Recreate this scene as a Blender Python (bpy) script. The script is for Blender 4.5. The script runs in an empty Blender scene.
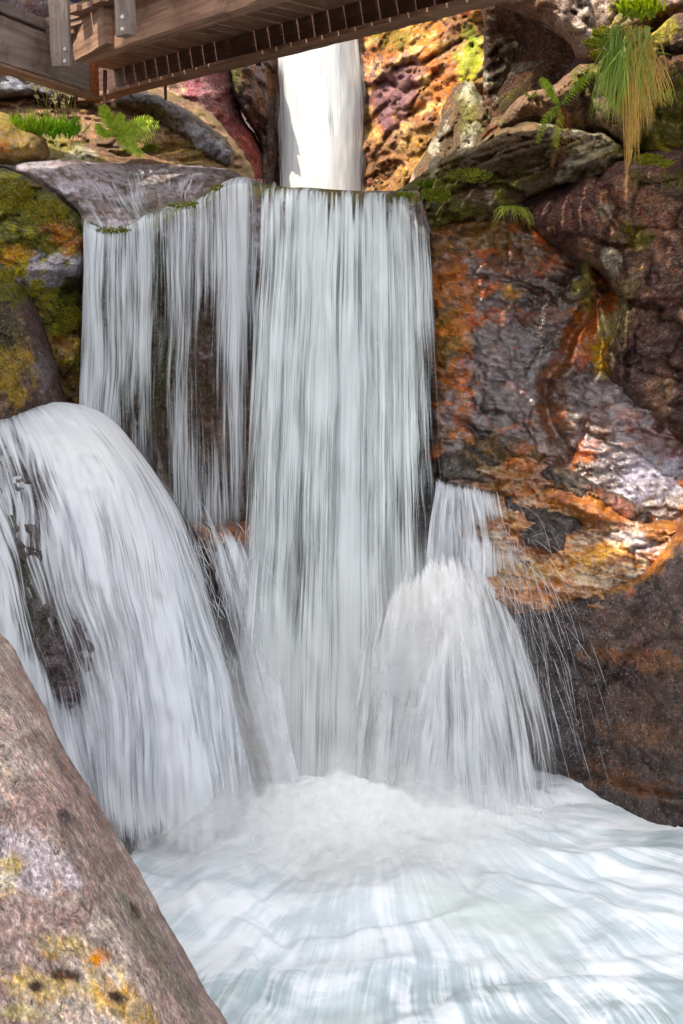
import bpy, bmesh, math, random
import numpy as np
from mathutils import Vector, Matrix
random.seed(7)
sc = bpy.context.scene
COL = sc.collection
R = math.radians

# ------------------------------------------------------------------ camera
F, CX, CY = 1100.0, 341.5, 512.0
PITCH = R(10.9); CAMZ = 3.1
CPI, SPI = math.cos(PITCH), math.sin(PITCH)
cam = bpy.data.cameras.new('camera'); co = bpy.data.objects.new('camera', cam); COL.objects.link(co)
cam.sensor_fit = 'VERTICAL'; cam.sensor_height = 36; cam.sensor_width = 24
cam.lens = F / 1024 * 36; cam.clip_start = .05; cam.clip_end = 2000
co.location = (0, 0, CAMZ); co.rotation_euler = (R(90) - PITCH, 0, 0)
sc.camera = co

def PP(px, py, Y):
    """point at world depth Y seen under the sight line (px,py)"""
    px = np.asarray(px, float); py = np.asarray(py, float); Y = np.asarray(Y, float)
    x = (px - CX) / F; v = (CY - py) / F
    dy = CPI + v * SPI; dz = -SPI + v * CPI
    t = Y / dy
    return np.stack([x * t, Y + 0 * x, CAMZ + dz * t], -1)
def P1(px, py, Y): return Vector(PP(px, py, Y).tolist())

# ------------------------------------------------------------------ noise
def _h(i, j, k, s):
    n = (i * 374761393 + j * 668265263 + k * 2147483647 * 31 + s * 1274126177) & 0xffffffff
    n = ((n ^ (n >> 13)) * 1274126177) & 0xffffffff
    n = ((n ^ (n >> 16)) * 2246822519) & 0xffffffff
    return ((n ^ (n >> 15)) & 0xffffff) / float(0xffffff)
def vnoise(p, s=0):
    f = np.floor(p); i = f.astype(np.int64); w = p - f
    w = w * w * w * (w * (w * 6 - 15) + 10)
    r = 0
    for a in (0, 1):
        for b in (0, 1):
            for c in (0, 1):
                wt = (w[..., 0] if a else 1 - w[..., 0]) * (w[..., 1] if b else 1 - w[..., 1]) * (w[..., 2] if c else 1 - w[..., 2])
                r = r + wt * _h(i[..., 0] + a, i[..., 1] + b, i[..., 2] + c, s)
    return r * 2 - 1
def fbm(p, o=5, s=0, g=.5):
    r = 0; a = 1; t = 0
    for k in range(o):
        r = r + a * vnoise(p, s + k * 17); t += a; a *= g; p = p * 2.03 + 11.3
    return r / t * 1.6
def ridge(p, o=4, s=0):
    r = 0; a = 1; t = 0
    for k in range(o):
        r = r + a * (1 - 2 * np.abs(vnoise(p, s + k * 13))); t += a; a *= .5; p = p * 2.1 + 5.1
    return r / t
def facets(p, s=0, tilt=1.0):
    """cellular planes: each cell its own tilt and height, which reads as broken rock"""
    f = np.floor(p).astype(np.int64)
    bd = np.full(p.shape[:-1], 9e9); sd = bd.copy(); val = np.zeros(p.shape[:-1])
    for a in (-1, 0, 1):
        for b in (-1, 0, 1):
            for c in (-1, 0, 1):
                q = f + np.array([a, b, c]); i, j, k = q[..., 0], q[..., 1], q[..., 2]
                ctr = q + np.stack([_h(i, j, k, s), _h(i, j, k, s + 1), _h(i, j, k, s + 2)], -1)
                d = p - ctr; dd = (d * d).sum(-1)
                n = np.stack([_h(i, j, k, s + 3), _h(i, j, k, s + 4), _h(i, j, k, s + 5)], -1) * 2 - 1
                vv = _h(i, j, k, s + 6) * 2 - 1 + tilt * (d * n).sum(-1)
                m = dd < bd
                sd = np.where(m, bd, np.minimum(sd, dd)); val = np.where(m, vv, val); bd = np.where(m, dd, bd)
    edge = np.sqrt(sd) - np.sqrt(bd)
    return val, edge
def sstep(a, b, x):
    t = np.clip((x - a) / (b - a), 0, 1); return t * t * (3 - 2 * t)

# ------------------------------------------------------------------ object helpers
def tag(o, label=None, cat=None, group=None, kind=None):
    if label: o['label'] = label
    if cat: o['category'] = cat
    if group: o['group'] = group
    if kind: o['kind'] = kind
    return o
def link(name, me, mat=None, parent=None):
    me.name = name
    o = bpy.data.objects.new(name, me); COL.objects.link(o)
    if mat: me.materials.append(mat)
    if parent: o.parent = parent
    return o
def empty(name, loc=(0, 0, 0)):
    o = bpy.data.objects.new(name, None); o.location = loc; o.empty_display_size = .1; COL.objects.link(o); return o
def setp(o, parent):
    """parent o, whose mesh is in world coordinates, under an empty that only has a location"""
    o.parent = parent; o.location = Vector(o.location) - parent.location
def npmesh(name, V, quads, smooth=True):
    me = bpy.data.meshes.new(name)
    V = np.asarray(V, np.float32); quads = np.asarray(quads, np.int32)
    k = quads.shape[1]
    me.vertices.add(len(V)); me.vertices.foreach_set('co', V.ravel())
    me.loops.add(quads.size); me.loops.foreach_set('vertex_index', quads.ravel())
    me.polygons.add(len(quads)); me.polygons.foreach_set('loop_start', np.arange(0, quads.size, k, dtype=np.int32))
    me.polygons.foreach_set('loop_total', np.full(len(quads), k, np.int32))
    if smooth: me.polygons.foreach_set('use_smooth', np.ones(len(quads), bool))
    me.update(calc_edges=True); me.validate()
    return me
def set_col(me, arr, name='Col'):
    a = me.color_attributes.new(name, 'FLOAT_COLOR', 'POINT')
    a.data.foreach_set('color', np.ascontiguousarray(arr, np.float32).ravel())
def recenter(o):
    """origin to the base of the mesh"""
    me = o.data; n = len(me.vertices); v = np.empty(n * 3, np.float32); me.vertices.foreach_get('co', v); v = v.reshape(-1, 3)
    c = np.array([(v[:, 0].min() + v[:, 0].max()) / 2, (v[:, 1].min() + v[:, 1].max()) / 2, v[:, 2].min()], np.float32)
    me.vertices.foreach_set('co', (v - c).ravel()); o.location = c.tolist(); me.update()
def srgb(r, g, b):
    f = lambda c: ((c / 255 + .055) / 1.055) ** 2.4 if c > 10 else c / 255 / 12.92
    return np.array([f(r), f(g), f(b)])

# ------------------------------------------------------------------ materials
def newmat(name):
    m = bpy.data.materials.new(name); m.use_nodes = True; nt = m.node_tree; nt.nodes.clear()
    return m, nt
class NB:
    def __init__(s, nt): s.nt = nt
    def n(s, t, **k):
        x = s.nt.nodes.new(t)
        for a, b in k.items():
            if a in x.inputs: s.put(x.inputs[a], b)
            else: setattr(x, a, b)
        return x
    def put(s, sock, v):
        if isinstance(v, bpy.types.NodeSocket): s.nt.links.new(v, sock)
        else: sock.default_value = v
    def math(s, op, a, b=0.0, c=None, clamp=False):
        x = s.nt.nodes.new('ShaderNodeMath'); x.operation = op; x.use_clamp = clamp
        s.put(x.inputs[0], a); s.put(x.inputs[1], b)
        if c is not None: s.put(x.inputs[2], c)
        return x.outputs[0]
    def noise(s, vec, scale, detail=4, rough=.6, dist=0, dim='3D'):
        x = s.n('ShaderNodeTexNoise', noise_dimensions=dim); s.put(x.inputs['Vector'], vec)
        s.put(x.inputs['Scale'], scale); x.inputs['Detail'].default_value = detail
        x.inputs['Roughness'].default_value = rough; x.inputs['Distortion'].default_value = dist
        return x.outputs['Fac']
    def ramp(s, f, a, b, lo=0., hi=1.):
        x = s.n('ShaderNodeMapRange', interpolation_type='SMOOTHSTEP', clamp=True); s.put(x.inputs['Value'], f)
        s.put(x.inputs['From Min'], a); s.put(x.inputs['From Max'], b); s.put(x.inputs['To Min'], lo); s.put(x.inputs['To Max'], hi)
        return x.outputs['Result']
    def mix(s, f, a, b, mode='MIX'):
        x = s.n('ShaderNodeMix', data_type='RGBA', blend_type=mode)
        s.put(x.inputs['Factor'], f)
        for i, v in ((6, a), (7, b)):
            if not isinstance(v, bpy.types.NodeSocket): v = (v[0], v[1], v[2], 1)
            s.put(x.inputs[i], v)
        return x.outputs[2]
    def mapping(s, vec, scale=(1, 1, 1), rot=(0, 0, 0), loc=(0, 0, 0)):
        if any(rot):
            y = s.n('ShaderNodeMapping'); s.put(y.inputs['Vector'], vec); y.inputs['Rotation'].default_value = rot; vec = y.outputs[0]; rot = (0, 0, 0)
        x = s.n('ShaderNodeMapping'); s.put(x.inputs['Vector'], vec)
        x.inputs['Scale'].default_value = scale; x.inputs['Rotation'].default_value = rot; x.inputs['Location'].default_value = loc
        return x.outputs[0]

def rock_mat(name, hair=.35, stretch=(1, 1, 1), rot=(0, 0, 0), contrast=1.0, speck=.5, bump=.6, streak=0.0, wetrough=.2, grain=1.0):
    m, nt = newmat(name); b = NB(nt)
    tc = b.n('ShaderNodeTexCoord').outputs['Object']
    att = b.n('ShaderNodeAttribute', attribute_name='Col')
    col, wet = att.outputs['Color'], att.outputs['Alpha']
    mp = b.mapping(tc, stretch, rot)
    n1 = b.noise(mp, 3.0, 3, .62, .4)
    n2 = b.noise(mp, 13, 4, .7, .6)
    n3 = b.noise(mp, 60 * grain, 3, .72)
    n4 = n3
    v = b.math('MULTIPLY', b.math('SUBTRACT', n1, .5), 1.1 * contrast)
    v = b.math('ADD', v, b.math('MULTIPLY', b.math('SUBTRACT', n2, .5), 2.4 * contrast))
    v = b.math('ADD', v, b.math('MULTIPLY', b.math('SUBTRACT', n3, .5), 3.0 * contrast))
    v = b.math('MULTIPLY', b.math('POWER', 2.0, b.math('MULTIPLY', v, 1.5)), .80)
    hs = b.n('ShaderNodeHueSaturation'); b.put(hs.inputs['Color'], col)
    b.put(hs.inputs['Hue'], b.math('ADD', .5, b.math('MULTIPLY', b.math('SUBTRACT', b.noise(tc, 9, 3, .7), .5), .07)))
    b.put(hs.inputs['Saturation'], b.ramp(b.noise(tc, 24, 2, .7), .3, .7, .85, 1.3)); b.put(hs.inputs['Value'], v)
    c = hs.outputs[0]
    # mineral specks: pale crystals and dark mica
    pk = b.math('MULTIPLY', b.ramp(b.noise(mp, 42 * grain, 3, .7), .56, .66), speck)
    c = b.mix(pk, c, b.mix(.5, c, (.5, .45, .41)))
    dk = b.math('MULTIPLY', b.ramp(b.noise(mp, 30 * grain, 3, .75, .5), .57, .68), .75 * min(1, contrast))
    c = b.mix(dk, c, (.018, .014, .012))
    # hair cracks
    v2 = b.n('ShaderNodeTexVoronoi', feature='DISTANCE_TO_EDGE'); v2.inputs['Scale'].default_value = 2.6
    wv = b.n('ShaderNodeVectorMath', operation='ADD'); b.put(wv.inputs[0], mp)
    nz = b.n('ShaderNodeTexNoise'); b.put(nz.inputs['Vector'], tc); nz.inputs['Scale'].default_value = 5; nz.inputs['Detail'].default_value = 2
    sv = b.n('ShaderNodeVectorMath', operation='SCALE'); b.put(sv.inputs[0], nz.outputs['Color']); sv.inputs['Scale'].default_value = .7
    b.put(wv.inputs[1], sv.outputs[0]); b.put(v2.inputs['Vector'], wv.outputs[0])
    cr = b.ramp(v2.outputs['Distance'], 0.0, .022, 1, 0)
    cr = b.math('MULTIPLY', cr, b.ramp(n1, .45, .62))
    c = b.mix(b.math('MULTIPLY', cr, hair), c, (.015, .011, .009))
    pr = b.n('ShaderNodeBsdfPrincipled'); b.put(pr.inputs['Base Color'], c)
    wn = b.math('MULTIPLY', wet, b.ramp(n2, .3, .62, .45, 1.1), clamp=True)
    b.put(pr.inputs['Roughness'], b.ramp(wn, 0, 1, .88, wetrough))
    b.put(pr.inputs['Specular IOR Level'], b.ramp(wn, 0, 1, .3, 1))
    b.put(pr.inputs['Coat Weight'], b.ramp(wn, .35, .9, 0, 1)); pr.inputs['Coat Roughness'].default_value = .10
    h = b.math('ADD', b.math('MULTIPLY', n2, .035), b.math('MULTIPLY', n3, .014))
    pass
    bp = b.n('ShaderNodeBump'); bp.inputs['Strength'].default_value = bump; bp.inputs['Distance'].default_value = 1.0; b.put(bp.inputs['Height'], h)
    b.put(pr.inputs['Normal'], bp.outputs[0])
    b.put(pr.inputs['Coat Normal'], bp.outputs[0])
    o = b.n('ShaderNodeOutputMaterial'); nt.links.new(pr.outputs[0], o.inputs[0])
    return m

# ------------------------------------------------------------------ relief rocks
def smooth_poly(pts, n=6, closed=True):
    p = np.array(pts, float); N = len(p); out = []
    rng = range(N) if closed else range(N - 1)
    for i in rng:
        if closed: a, b_, c, d = p[(i - 1) % N], p[i], p[(i + 1) % N], p[(i + 2) % N]
        else: a, b_, c, d = p[max(i - 1, 0)], p[i], p[i + 1], p[min(i + 2, N - 1)]
        for k in range(n):
            t = k / n
            out.append(.5 * ((2 * b_) + (-a + c) * t + (2 * a - 5 * b_ + 4 * c - d) * t * t + (-a + 3 * b_ - 3 * c + d) * t ** 3))
    if not closed: out.append(p[-1])
    return np.array(out)
def seg_dist(X, Y, pts, closed):
    n = len(pts); best = np.full(X.shape, 1e9)
    for i in range(n if closed else n - 1):
        a = pts[i]; b_ = pts[(i + 1) % n]; e = b_ - a; L = (e * e).sum() + 1e-9
        t = np.clip(((X - a[0]) * e[0] + (Y - a[1]) * e[1]) / L, 0, 1)
        best = np.minimum(best, (X - a[0] - t * e[0]) ** 2 + (Y - a[1] - t * e[1]) ** 2)
    return np.sqrt(best)
def inside(X, Y, pts):
    n = len(pts); ins = np.zeros(X.shape, bool)
    for i in range(n):
        x0, y0 = pts[i]; x1, y1 = pts[(i + 1) % n]
        if y0 == y1: continue
        c = ((y0 > Y) != (y1 > Y)) & (X < (x1 - x0) * (Y - y0) / (y1 - y0) + x0)
        ins ^= c
    return ins
def tps(ctrl, X, Y):
    c = np.array(ctrl, float); n = len(c); xy = c[:, :2] / 100.
    if n < 3: return np.full(X.shape, c[:, 2].mean())
    def U(r2): return np.where(r2 > 1e-12, r2 * np.log(r2 + 1e-12), 0)
    K = U(((xy[:, None] - xy[None]) ** 2).sum(-1)) + np.eye(n) * .05
    A = np.zeros((n + 3, n + 3)); A[:n, :n] = K; A[:n, n] = 1; A[:n, n + 1:] = xy; A[n, :n] = 1; A[n + 1:, :n] = xy.T
    w = np.linalg.solve(A, np.concatenate([c[:, 2], [0, 0, 0]]))
    x = X / 100.; y = Y / 100.; r = w[n] + w[n + 1] * x + w[n + 2] * y
    for i in range(n): r = r + w[i] * U((x - xy[i, 0]) ** 2 + (y - xy[i, 1]) ** 2)
    return np.clip(r, c[:, 2].min() - .6, c[:, 2].max() + .6)

def paint(U, V, pos, base, items, seed=0):
    """surface colour (rgb) and wetness (alpha) from stains, moss, lichen and painted glare patches given in the rock's own (u,v)"""
    n = U.size; C = np.zeros((n, 4)); C[:, :3] = base[:3]; C[:, 3] = base[3] if len(base) > 3 else 0
    for k, it in enumerate(items):
        s = seed + 31 * k + 5
        kind = it[0]
        if kind == 'b':      # blob cx cy rx ry rot color strength
            _, cx, cy, rx, ry, rot, colr, st = it
            a = R(rot); dx = U - cx; dy = V - cy
            x = (dx * math.cos(a) + dy * math.sin(a)) / rx; y = (-dx * math.sin(a) + dy * math.cos(a)) / ry
            d = np.sqrt(x * x + y * y)
            nz = fbm(pos * 4.0, 4, s, .65) * .65 + fbm(pos * 15., 4, s + 9, .8) * .75
            w = st * sstep(1.35, .55, d + nz)
        elif kind == 'n':    # noise patches: scale thresh color strength stretch
            _, scl, th, colr, st, strv = it
            nz = fbm(pos * (scl * np.array(strv)), 5, s, .6)
            w = st * sstep(th - .12, th + .12, nz)
        elif kind == 'l':    # line pts width color strength
            _, pts, wd, colr, st = it
            d = seg_dist(U, V, np.array(pts, float), False) / wd
            nz = fbm(pos * 7.0, 5, s, .8) * .8
            w = st * sstep(1.3, .5, d + nz)
        w = w[:, None]
        if colr[0] is not None: C[:, :3] = C[:, :3] * (1 - w) + np.array(colr[:3]) * w
        if len(colr) > 3: C[:, 3:] = C[:, 3:] * (1 - w) + colr[3] * w
    return C

def rock(name, label, cat, outline, depths, mat, base, items=(), thick=.6, rim=45, step=3.0, amp=.06, nscale=1.6, fac=.05, fscale=2.2,
         stretch=(1, 1, 1), cracks=(), seed=1, jit=3.0, strata=(25, 4.5, .03), kind=None, group=None, fine=.012, smooth=True, bumps=()):
    pl = smooth_poly(outline, 5) if smooth else np.array(outline, float)
    x0, y0 = pl.min(0) - step; x1, y1 = pl.max(0) + step
    xs = np.arange(x0, x1 + step, step); ys = np.arange(y0, y1 + step, step)
    X, Y = np.meshgrid(xs, ys)
    sd = seg_dist(X, Y, pl, True); sd = np.where(inside(X, Y, pl), sd, -sd)
    q = np.stack([X / 40, Y / 40, 0 * X + seed * 3.1], -1)
    sd = sd + jit * fbm(q, 4, seed, .6)
    gy, gx = np.gradient(sd, step); gl = np.maximum(gx * gx + gy * gy, .4)
    keep = sd > -1.45 * step; sn = keep & (sd < .45 * step)
    X = np.where(sn, X - sd * gx / gl, X); Y = np.where(sn, Y - sd * gy / gl, Y)
    sd = np.where(sn, 0, sd)
    D = tps(depths, X, Y)
    for (cx, cy, rx, ry, rot, hgt) in bumps:
        a = R(rot); dx = X - cx; dy = Y - cy
        u = (dx * math.cos(a) + dy * math.sin(a)) / rx; w = (-dx * math.sin(a) + dy * math.cos(a)) / ry
        D = D - hgt * np.exp(-(u * u + w * w) * 1.4)
    t = np.clip(sd / rim, 0, 1)
    prof = 1 - np.sqrt(np.clip(1 - (1 - t) ** 2, 0, 1))
    pos = PP(X, Y, D); ps = pos * np.array(stretch)
    fac = fac * 1.0; fine = fine * .9; amp = amp * .9; fscale = fscale * .8
    fv, fe = facets(ps * fscale + seed * 7.7 + .35 * fbm(ps * 3, 3, seed + 3)[..., None], seed + 40, 1.2)
    fv2, fe2 = facets(ps * fscale * 2.7 + seed * 2.7, seed + 80, 1.4)
    disp = amp * fbm(ps * nscale, 5, seed + 11, .55) + fac * fv + fac * .35 * fv2 + fine * fbm(ps * 11, 4, seed + 23, .7) + fine * .6 * ridge(ps * 6, 3, seed + 29)
    disp = disp - fac * .5 * sstep(.10, 0, fe)
    sa, sf, sm = strata
    if sm:
        zz = (ps[..., 2] * math.cos(R(sa)) - ps[..., 0] * math.sin(R(sa))) * sf + .9 * fbm(ps * .9, 3, seed + 61) + .35 * fbm(ps * 3.5, 3, seed + 62)
        for fq, am, sd_ in ((1.0, 1.0, 0), (2.7, .5, 5), (6.3, .28, 9)):
            zq = zz * fq + .3 * sd_; fr_ = zq - np.floor(zq); hh_ = _h(np.floor(zq).astype(np.int64), 0 * zq.astype(np.int64), 0 * zq.astype(np.int64), seed + sd_)
            disp = disp + sm * am * (1.2 * hh_ - .9 * fr_ * fr_) * sstep(-.25, .25, fbm(ps * 1.3 * fq, 2, seed + 70 + sd_) + .1)
    for (pts, wd, dep) in cracks:
        cl = smooth_poly(pts, 5, False)
        dd = seg_dist(X + 5 * fbm(pos * 5, 4, seed + 2), Y + 5 * fbm(pos * 5, 4, seed + 6), cl, False)
        disp = disp - dep * np.exp(-(dd / wd) ** 2)
    D2 = D - disp * sstep(0, .25, t + .0) - 0 + thick * prof
    posd = PP(X, Y, D2)
    idx = -np.ones(X.shape, int); 
    qk = keep[:-1, :-1] & keep[1:, :-1] & keep[:-1, 1:] & keep[1:, 1:]
    used = np.zeros(X.shape, bool)
    for a in (0, 1):
        for b_ in (0, 1):
            used[a:a + qk.shape[0], b_:b_ + qk.shape[1]] |= qk
    idx[used] = np.arange(used.sum())
    V = posd[used]
    Q = np.stack([idx[:-1, :-1][qk], idx[1:, :-1][qk], idx[1:, 1:][qk], idx[:-1, 1:][qk]], -1)
    # skirt going back, then a cap: the rock has thickness
    E = np.concatenate([Q[:, [0, 1]], Q[:, [1, 2]], Q[:, [2, 3]], Q[:, [3, 0]]]); key = np.sort(E, 1); key = key[:, 0] * len(V) + key[:, 1]
    u_, inv, cnt = np.unique(key, return_inverse=True, return_counts=True)
    be = E[cnt[inv] == 1]
    bv = np.unique(be); m = -np.ones(len(V), int); m[bv] = len(V) + np.arange(len(bv))
    Ub, Vb = X[used][bv], Y[used][bv]
    c0 = np.array([Ub.mean(), Vb.mean()])
    back = PP(c0[0] + (Ub - c0[0]) * .9, c0[1] + (Vb - c0[1]) * .9, V[bv, 1] + thick * .9)
    cen = back.mean(0)[None]
    nV = len(V); V2 = np.concatenate([V, back, cen]); ci = len(V2) - 1
    sk = np.stack([be[:, 1], be[:, 0], m[be[:, 0]], m[be[:, 1]]], -1)
    me = npmesh(name, V2, np.concatenate([Q, sk]))
    C = paint(X[used], Y[used], pos[used], base, items, seed)
    Cf = np.concatenate([C, C[bv], C[bv][:1]])
    set_col(me, Cf)
    o = link(name, me, mat)
    bm = bmesh.new(); bm.from_mesh(me); bm.verts.ensure_lookup_table()
    for a, b_ in zip(m[be[:, 1]], m[be[:, 0]]):
        try: f = bm.faces.new((bm.verts[a], bm.verts[b_], bm.verts[ci])); f.smooth = True
        except ValueError: pass
    bm.to_mesh(me); bm.free()
    recenter(o)
    tag(o, label, cat if kind is None else None, group, kind)
    return o

# colours (surface albedo)
PURP = srgb(112, 72, 74); PURD = srgb(78, 48, 50); GREY = srgb(120, 112, 118); GREYD = srgb(72, 66, 68); TAN = srgb(160, 130, 104)
BRN = srgb(96, 66, 46); BRND = srgb(54, 36, 28); ORG = srgb(176, 92, 28); RUST = srgb(134, 58, 24); GOLD = srgb(196, 140, 40)
MOSS = srgb(104, 104, 26); MOSSD = srgb(54, 60, 20); MOSSY = srgb(158, 146, 34); LICH = srgb(186, 178, 156); LILAC = srgb(142, 128, 150)
DARK = srgb(40, 33, 30); PINK = srgb(150, 112, 110); BLACK = srgb(22, 18, 16)
def c4(c, w): return (*c, w)
W = lambda w: (None, None, None, w)

M_gran = rock_mat('granite', .3, (1, 1, 1.5), (0, R(20), 0), 1.25, .55, .8)
M_wet = rock_mat('wet_rock', .3, (1, 1, 2.4), (0, R(-18), 0), 1.0, .2, .42, wetrough=.2)
M_strata = rock_mat('banded_rock', .3, (1, 1, 3.0), (0, R(30), 0), 1.0, .3, .7)
M_fore = rock_mat('foliated_gneiss', 0.0, (1.0, .8, 4.0), (0, R(-52), 0), 1.25, .85, .6, grain=.9)
M_slab = rock_mat('water_worn_slab', 0.0, (2.2, .35, 1.0), (0, 0, R(-25)), 1.0, .7, .4, grain=1.3)
M_dark = rock_mat('dark_wet_rock', .3, (1, 1, .8), (0, 0, 0), 1.25, .5, .7, grain=1.5)
M_boul = rock_mat('boulder_stone', .3, (1, 1, 1), (0, 0, 0), .55, .15, .4)

# ---- backdrop gorge walls (structure)
rock('cliff', 'gorge wall of brown rock far behind the falls', None,
     [(-700, -500), (1400, -500), (1400, 700), (-700, 700)], [(-700, 0, 13.5), (0, 0, 15), (340, 0, 16), (600, 0, 14), (1400, 0, 11), (340, 500, 15), (-700, 600, 13), (1300, 600, 11)],
     M_gran, (*BRN, .1), [('n', .6, .1, c4(PURP, .1), .8, (1, 1, 1)), ('n', 1.1, .2, c4(MOSS, 0), .7, (1, 1, 1)), ('n', 1.6, .25, c4(GREY, .1), .7, (1, 1, 1))],
     thick=2, rim=60, step=9, amp=.6, nscale=.5, fac=.35, fscale=.7, smooth=False, kind='structure', jit=0)
# right hand cliff, base sheet behind the modelled rocks
rock('cliff', 'shaded cliff behind the rocks at the right', None,
     [(425, 185), (470, 150), (560, 60), (640, -260), (1300, -300), (1400, 1000), (500, 1000), (470, 800), (430, 500)],
     [(430, 200, 9.0), (640, -200, 9.2), (1300, -200, 7.5), (1300, 900, 6.8), (500, 900, 7.8), (430, 500, 8.4), (683, 400, 8.1)],
     M_gran, (*PURD, .2), [('n', .9, .1, c4(BRND, .2), .8, (1, 1, 1)), ('n', 1.5, .3, c4(MOSSD, .1), .7, (1, 1, 1))], thick=1.5, rim=60, step=7, amp=.3, nscale=.8, fac=.15, fscale=1.2, kind='structure')

# ---- rocks by the upper fall
rock('rock', 'smooth purple rock wall left of the upper waterfall', 'rock face',
     [(120, 20), (200, 10), (262, 20), (250, 60), (240, 110), (262, 150), (275, 200), (262, 240), (150, 240), (110, 120)],
     [(120, 30, 12.4), (200, 60, 11.9), (262, 40, 12.4), (200, 150, 11.6), (270, 190, 12.0)], M_gran, (*srgb(140, 84, 88), .15),
     [('n', 1.5, .1, c4(srgb(100, 58, 60), .1), .7, (1, 1, .6)), ('n', 3, .25, c4(PINK, .1), .6, (1, 1, 1)), ('b', 160, 90, 18, 22, 0, c4(TAN, 0), .9), ('b', 245, 170, 14, 50, -20, c4(srgb(150, 70, 40), .2), .6)],
     thick=.9, rim=40, amp=.12, nscale=1.0, fac=.08, fscale=1.2, seed=3, step=2.2)
rock('rock', 'brown pitted rock rib touching the left edge of the upper waterfall', 'rock face',
     [(225, 40), (250, 30), (284, 20), (280, 240), (258, 240), (262, 150), (240, 110), (230, 75)],
     [(230, 60, 11.9), (280, 60, 12.8), (262, 190, 11.7), (280, 190, 12.6)], M_gran, (*srgb(122, 84, 60), .2),
     [('n', 3, .0, c4(srgb(70, 46, 36), .2), .7, (1, 1, 1)), ('n', 5, .2, c4(GREY, .3), .6, (1, 1, 1)), ('b', 268, 160, 8, 50, 0, c4(DARK, .5), .6), ('b', 235, 75, 9, 14, 0, c4(MOSS, 0), .6)],
     thick=.8, rim=28, amp=.1, nscale=1.5, fac=.07, fscale=2, seed=4, step=2.2, fine=.03)
rock('rock', 'sunlit orange and gold rock wall right of the upper waterfall', 'rock face',
     [(345, -60), (420, -70), (530, -60), (530, 60), (490, 110), (450, 180), (430, 240), (340, 240), (352, 120)],
     [(345, 60, 12.9), (440, 40, 11.7), (500, 40, 11.3), (380, 180, 12.2), (430, 200, 11.3)], M_strata, (*srgb(150, 110, 80), .1),
     [('n', 1.6, .05, c4(srgb(190, 120, 62), .1), .7, (1, 1, 1)), ('n', 2.8, .2, c4(srgb(176, 136, 72), .1), .65, (1, 1, 1)), ('n', 3.5, .35, c4(srgb(226, 190, 130), .1), .8, (1, 1, 2)),
      ('b', 388, 90, 24, 34, 10, c4(srgb(128, 92, 98), .2), .9), ('b', 392, 38, 18, 12, 0, c4(MOSS, 0), .7), ('b', 470, 36, 9, 24, 0, c4(srgb(116, 132, 24), 0), .8), ('b', 473, 62, 12, 22, 15, c4(srgb(150, 170, 30), 0), .6),
      ('b', 380, 165, 26, 30, 0, c4(srgb(128, 84, 56), .4), .8), ('b', 465, 8, 14, 10, 0, c4(RUST, 0), .7)],
     thick=1.0, rim=30, amp=.14, nscale=1.3, fac=.08, fscale=1.7, stretch=(1, 1, 1.5), seed=5, strata=(40, 4, .05), step=2.0, fine=.02,
     cracks=[([(375, 78), (395, 86), (415, 88), (425, 84)], 3, .14), ([(395, 70), (430, 58), (460, 44)], 2.4, .12), ([(385, 140), (400, 120), (420, 105)], 3, .1), ([(440, 150), (425, 170), (410, 185)], 3, .1)])
rock('rock', 'lichen-spotted brown rib between the sunlit orange wall and the dark hollow', 'rock face',
     [(402, 205), (420, 160), (436, 130), (446, 100), (456, 84), (474, 80), (484, 96), (500, 110), (520, 130), (500, 170), (460, 240), (408, 240)],
     [(410, 190, 10.6), (446, 110, 10.4), (490, 100, 9.9), (470, 180, 9.8)], M_gran, (*srgb(96, 76, 52), .1),
     [('n', 3, .1, c4(MOSSD, 0), .8, (1, 1, 1)), ('n', 4.5, .3, c4(LICH, 0), .85, (1, 1, 1)), ('n', 3, .3, c4(RUST, 0), .4, (1, 1, 1)), ('b', 470, 110, 14, 20, 0, c4(MOSS, 0), .6)],
     thick=.5, rim=20, amp=.1, nscale=2, fac=.08, fscale=2.4, seed=6, step=1.8, fine=.03, jit=4)
rock('rock', 'overhanging rock with shadow painted in and pale lichen patch beside the bridge end', 'rock face',
     [(486, -60), (640, -60), (660, 60), (600, 150), (540, 170), (500, 190), (470, 190), (470, 150), (480, 110), (483, 70), (484, 20)],
     [(486, 40, 10.0), (560, 60, 9.6), (560, 10, 8.9), (620, -40, 8.6), (500, 150, 9.7)], M_gran, (*srgb(84, 56, 40), .05),  # base darkened to paint in the shadow lying on this face
     [('n', 2, .1, c4(BRND, 0), .8, (1, 1, 1)), ('b', 492, 150, 22, 40, 20, c4(srgb(110, 66, 30), 0), .6), ('b', 528, 62, 22, 30, 20, c4(srgb(170, 164, 140), 0), .75), ('b', 508, 78, 8, 18, 20, c4(LICH, 0), .5),
      ('b', 480, 130, 10, 30, 10, c4(MOSS, 0), .5), ('b', 500, 40, 4, 5, 0, c4(LICH, 0), .8), ('n', 5, .45, c4(LICH, 0), .5, (1, 1, 1))],
     thick=.12, rim=7, amp=.12, nscale=1.5, fac=.06, fscale=1.6, seed=7, step=2.0, bumps=[(540, 60, 50, 60, 0, -.3)])
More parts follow.
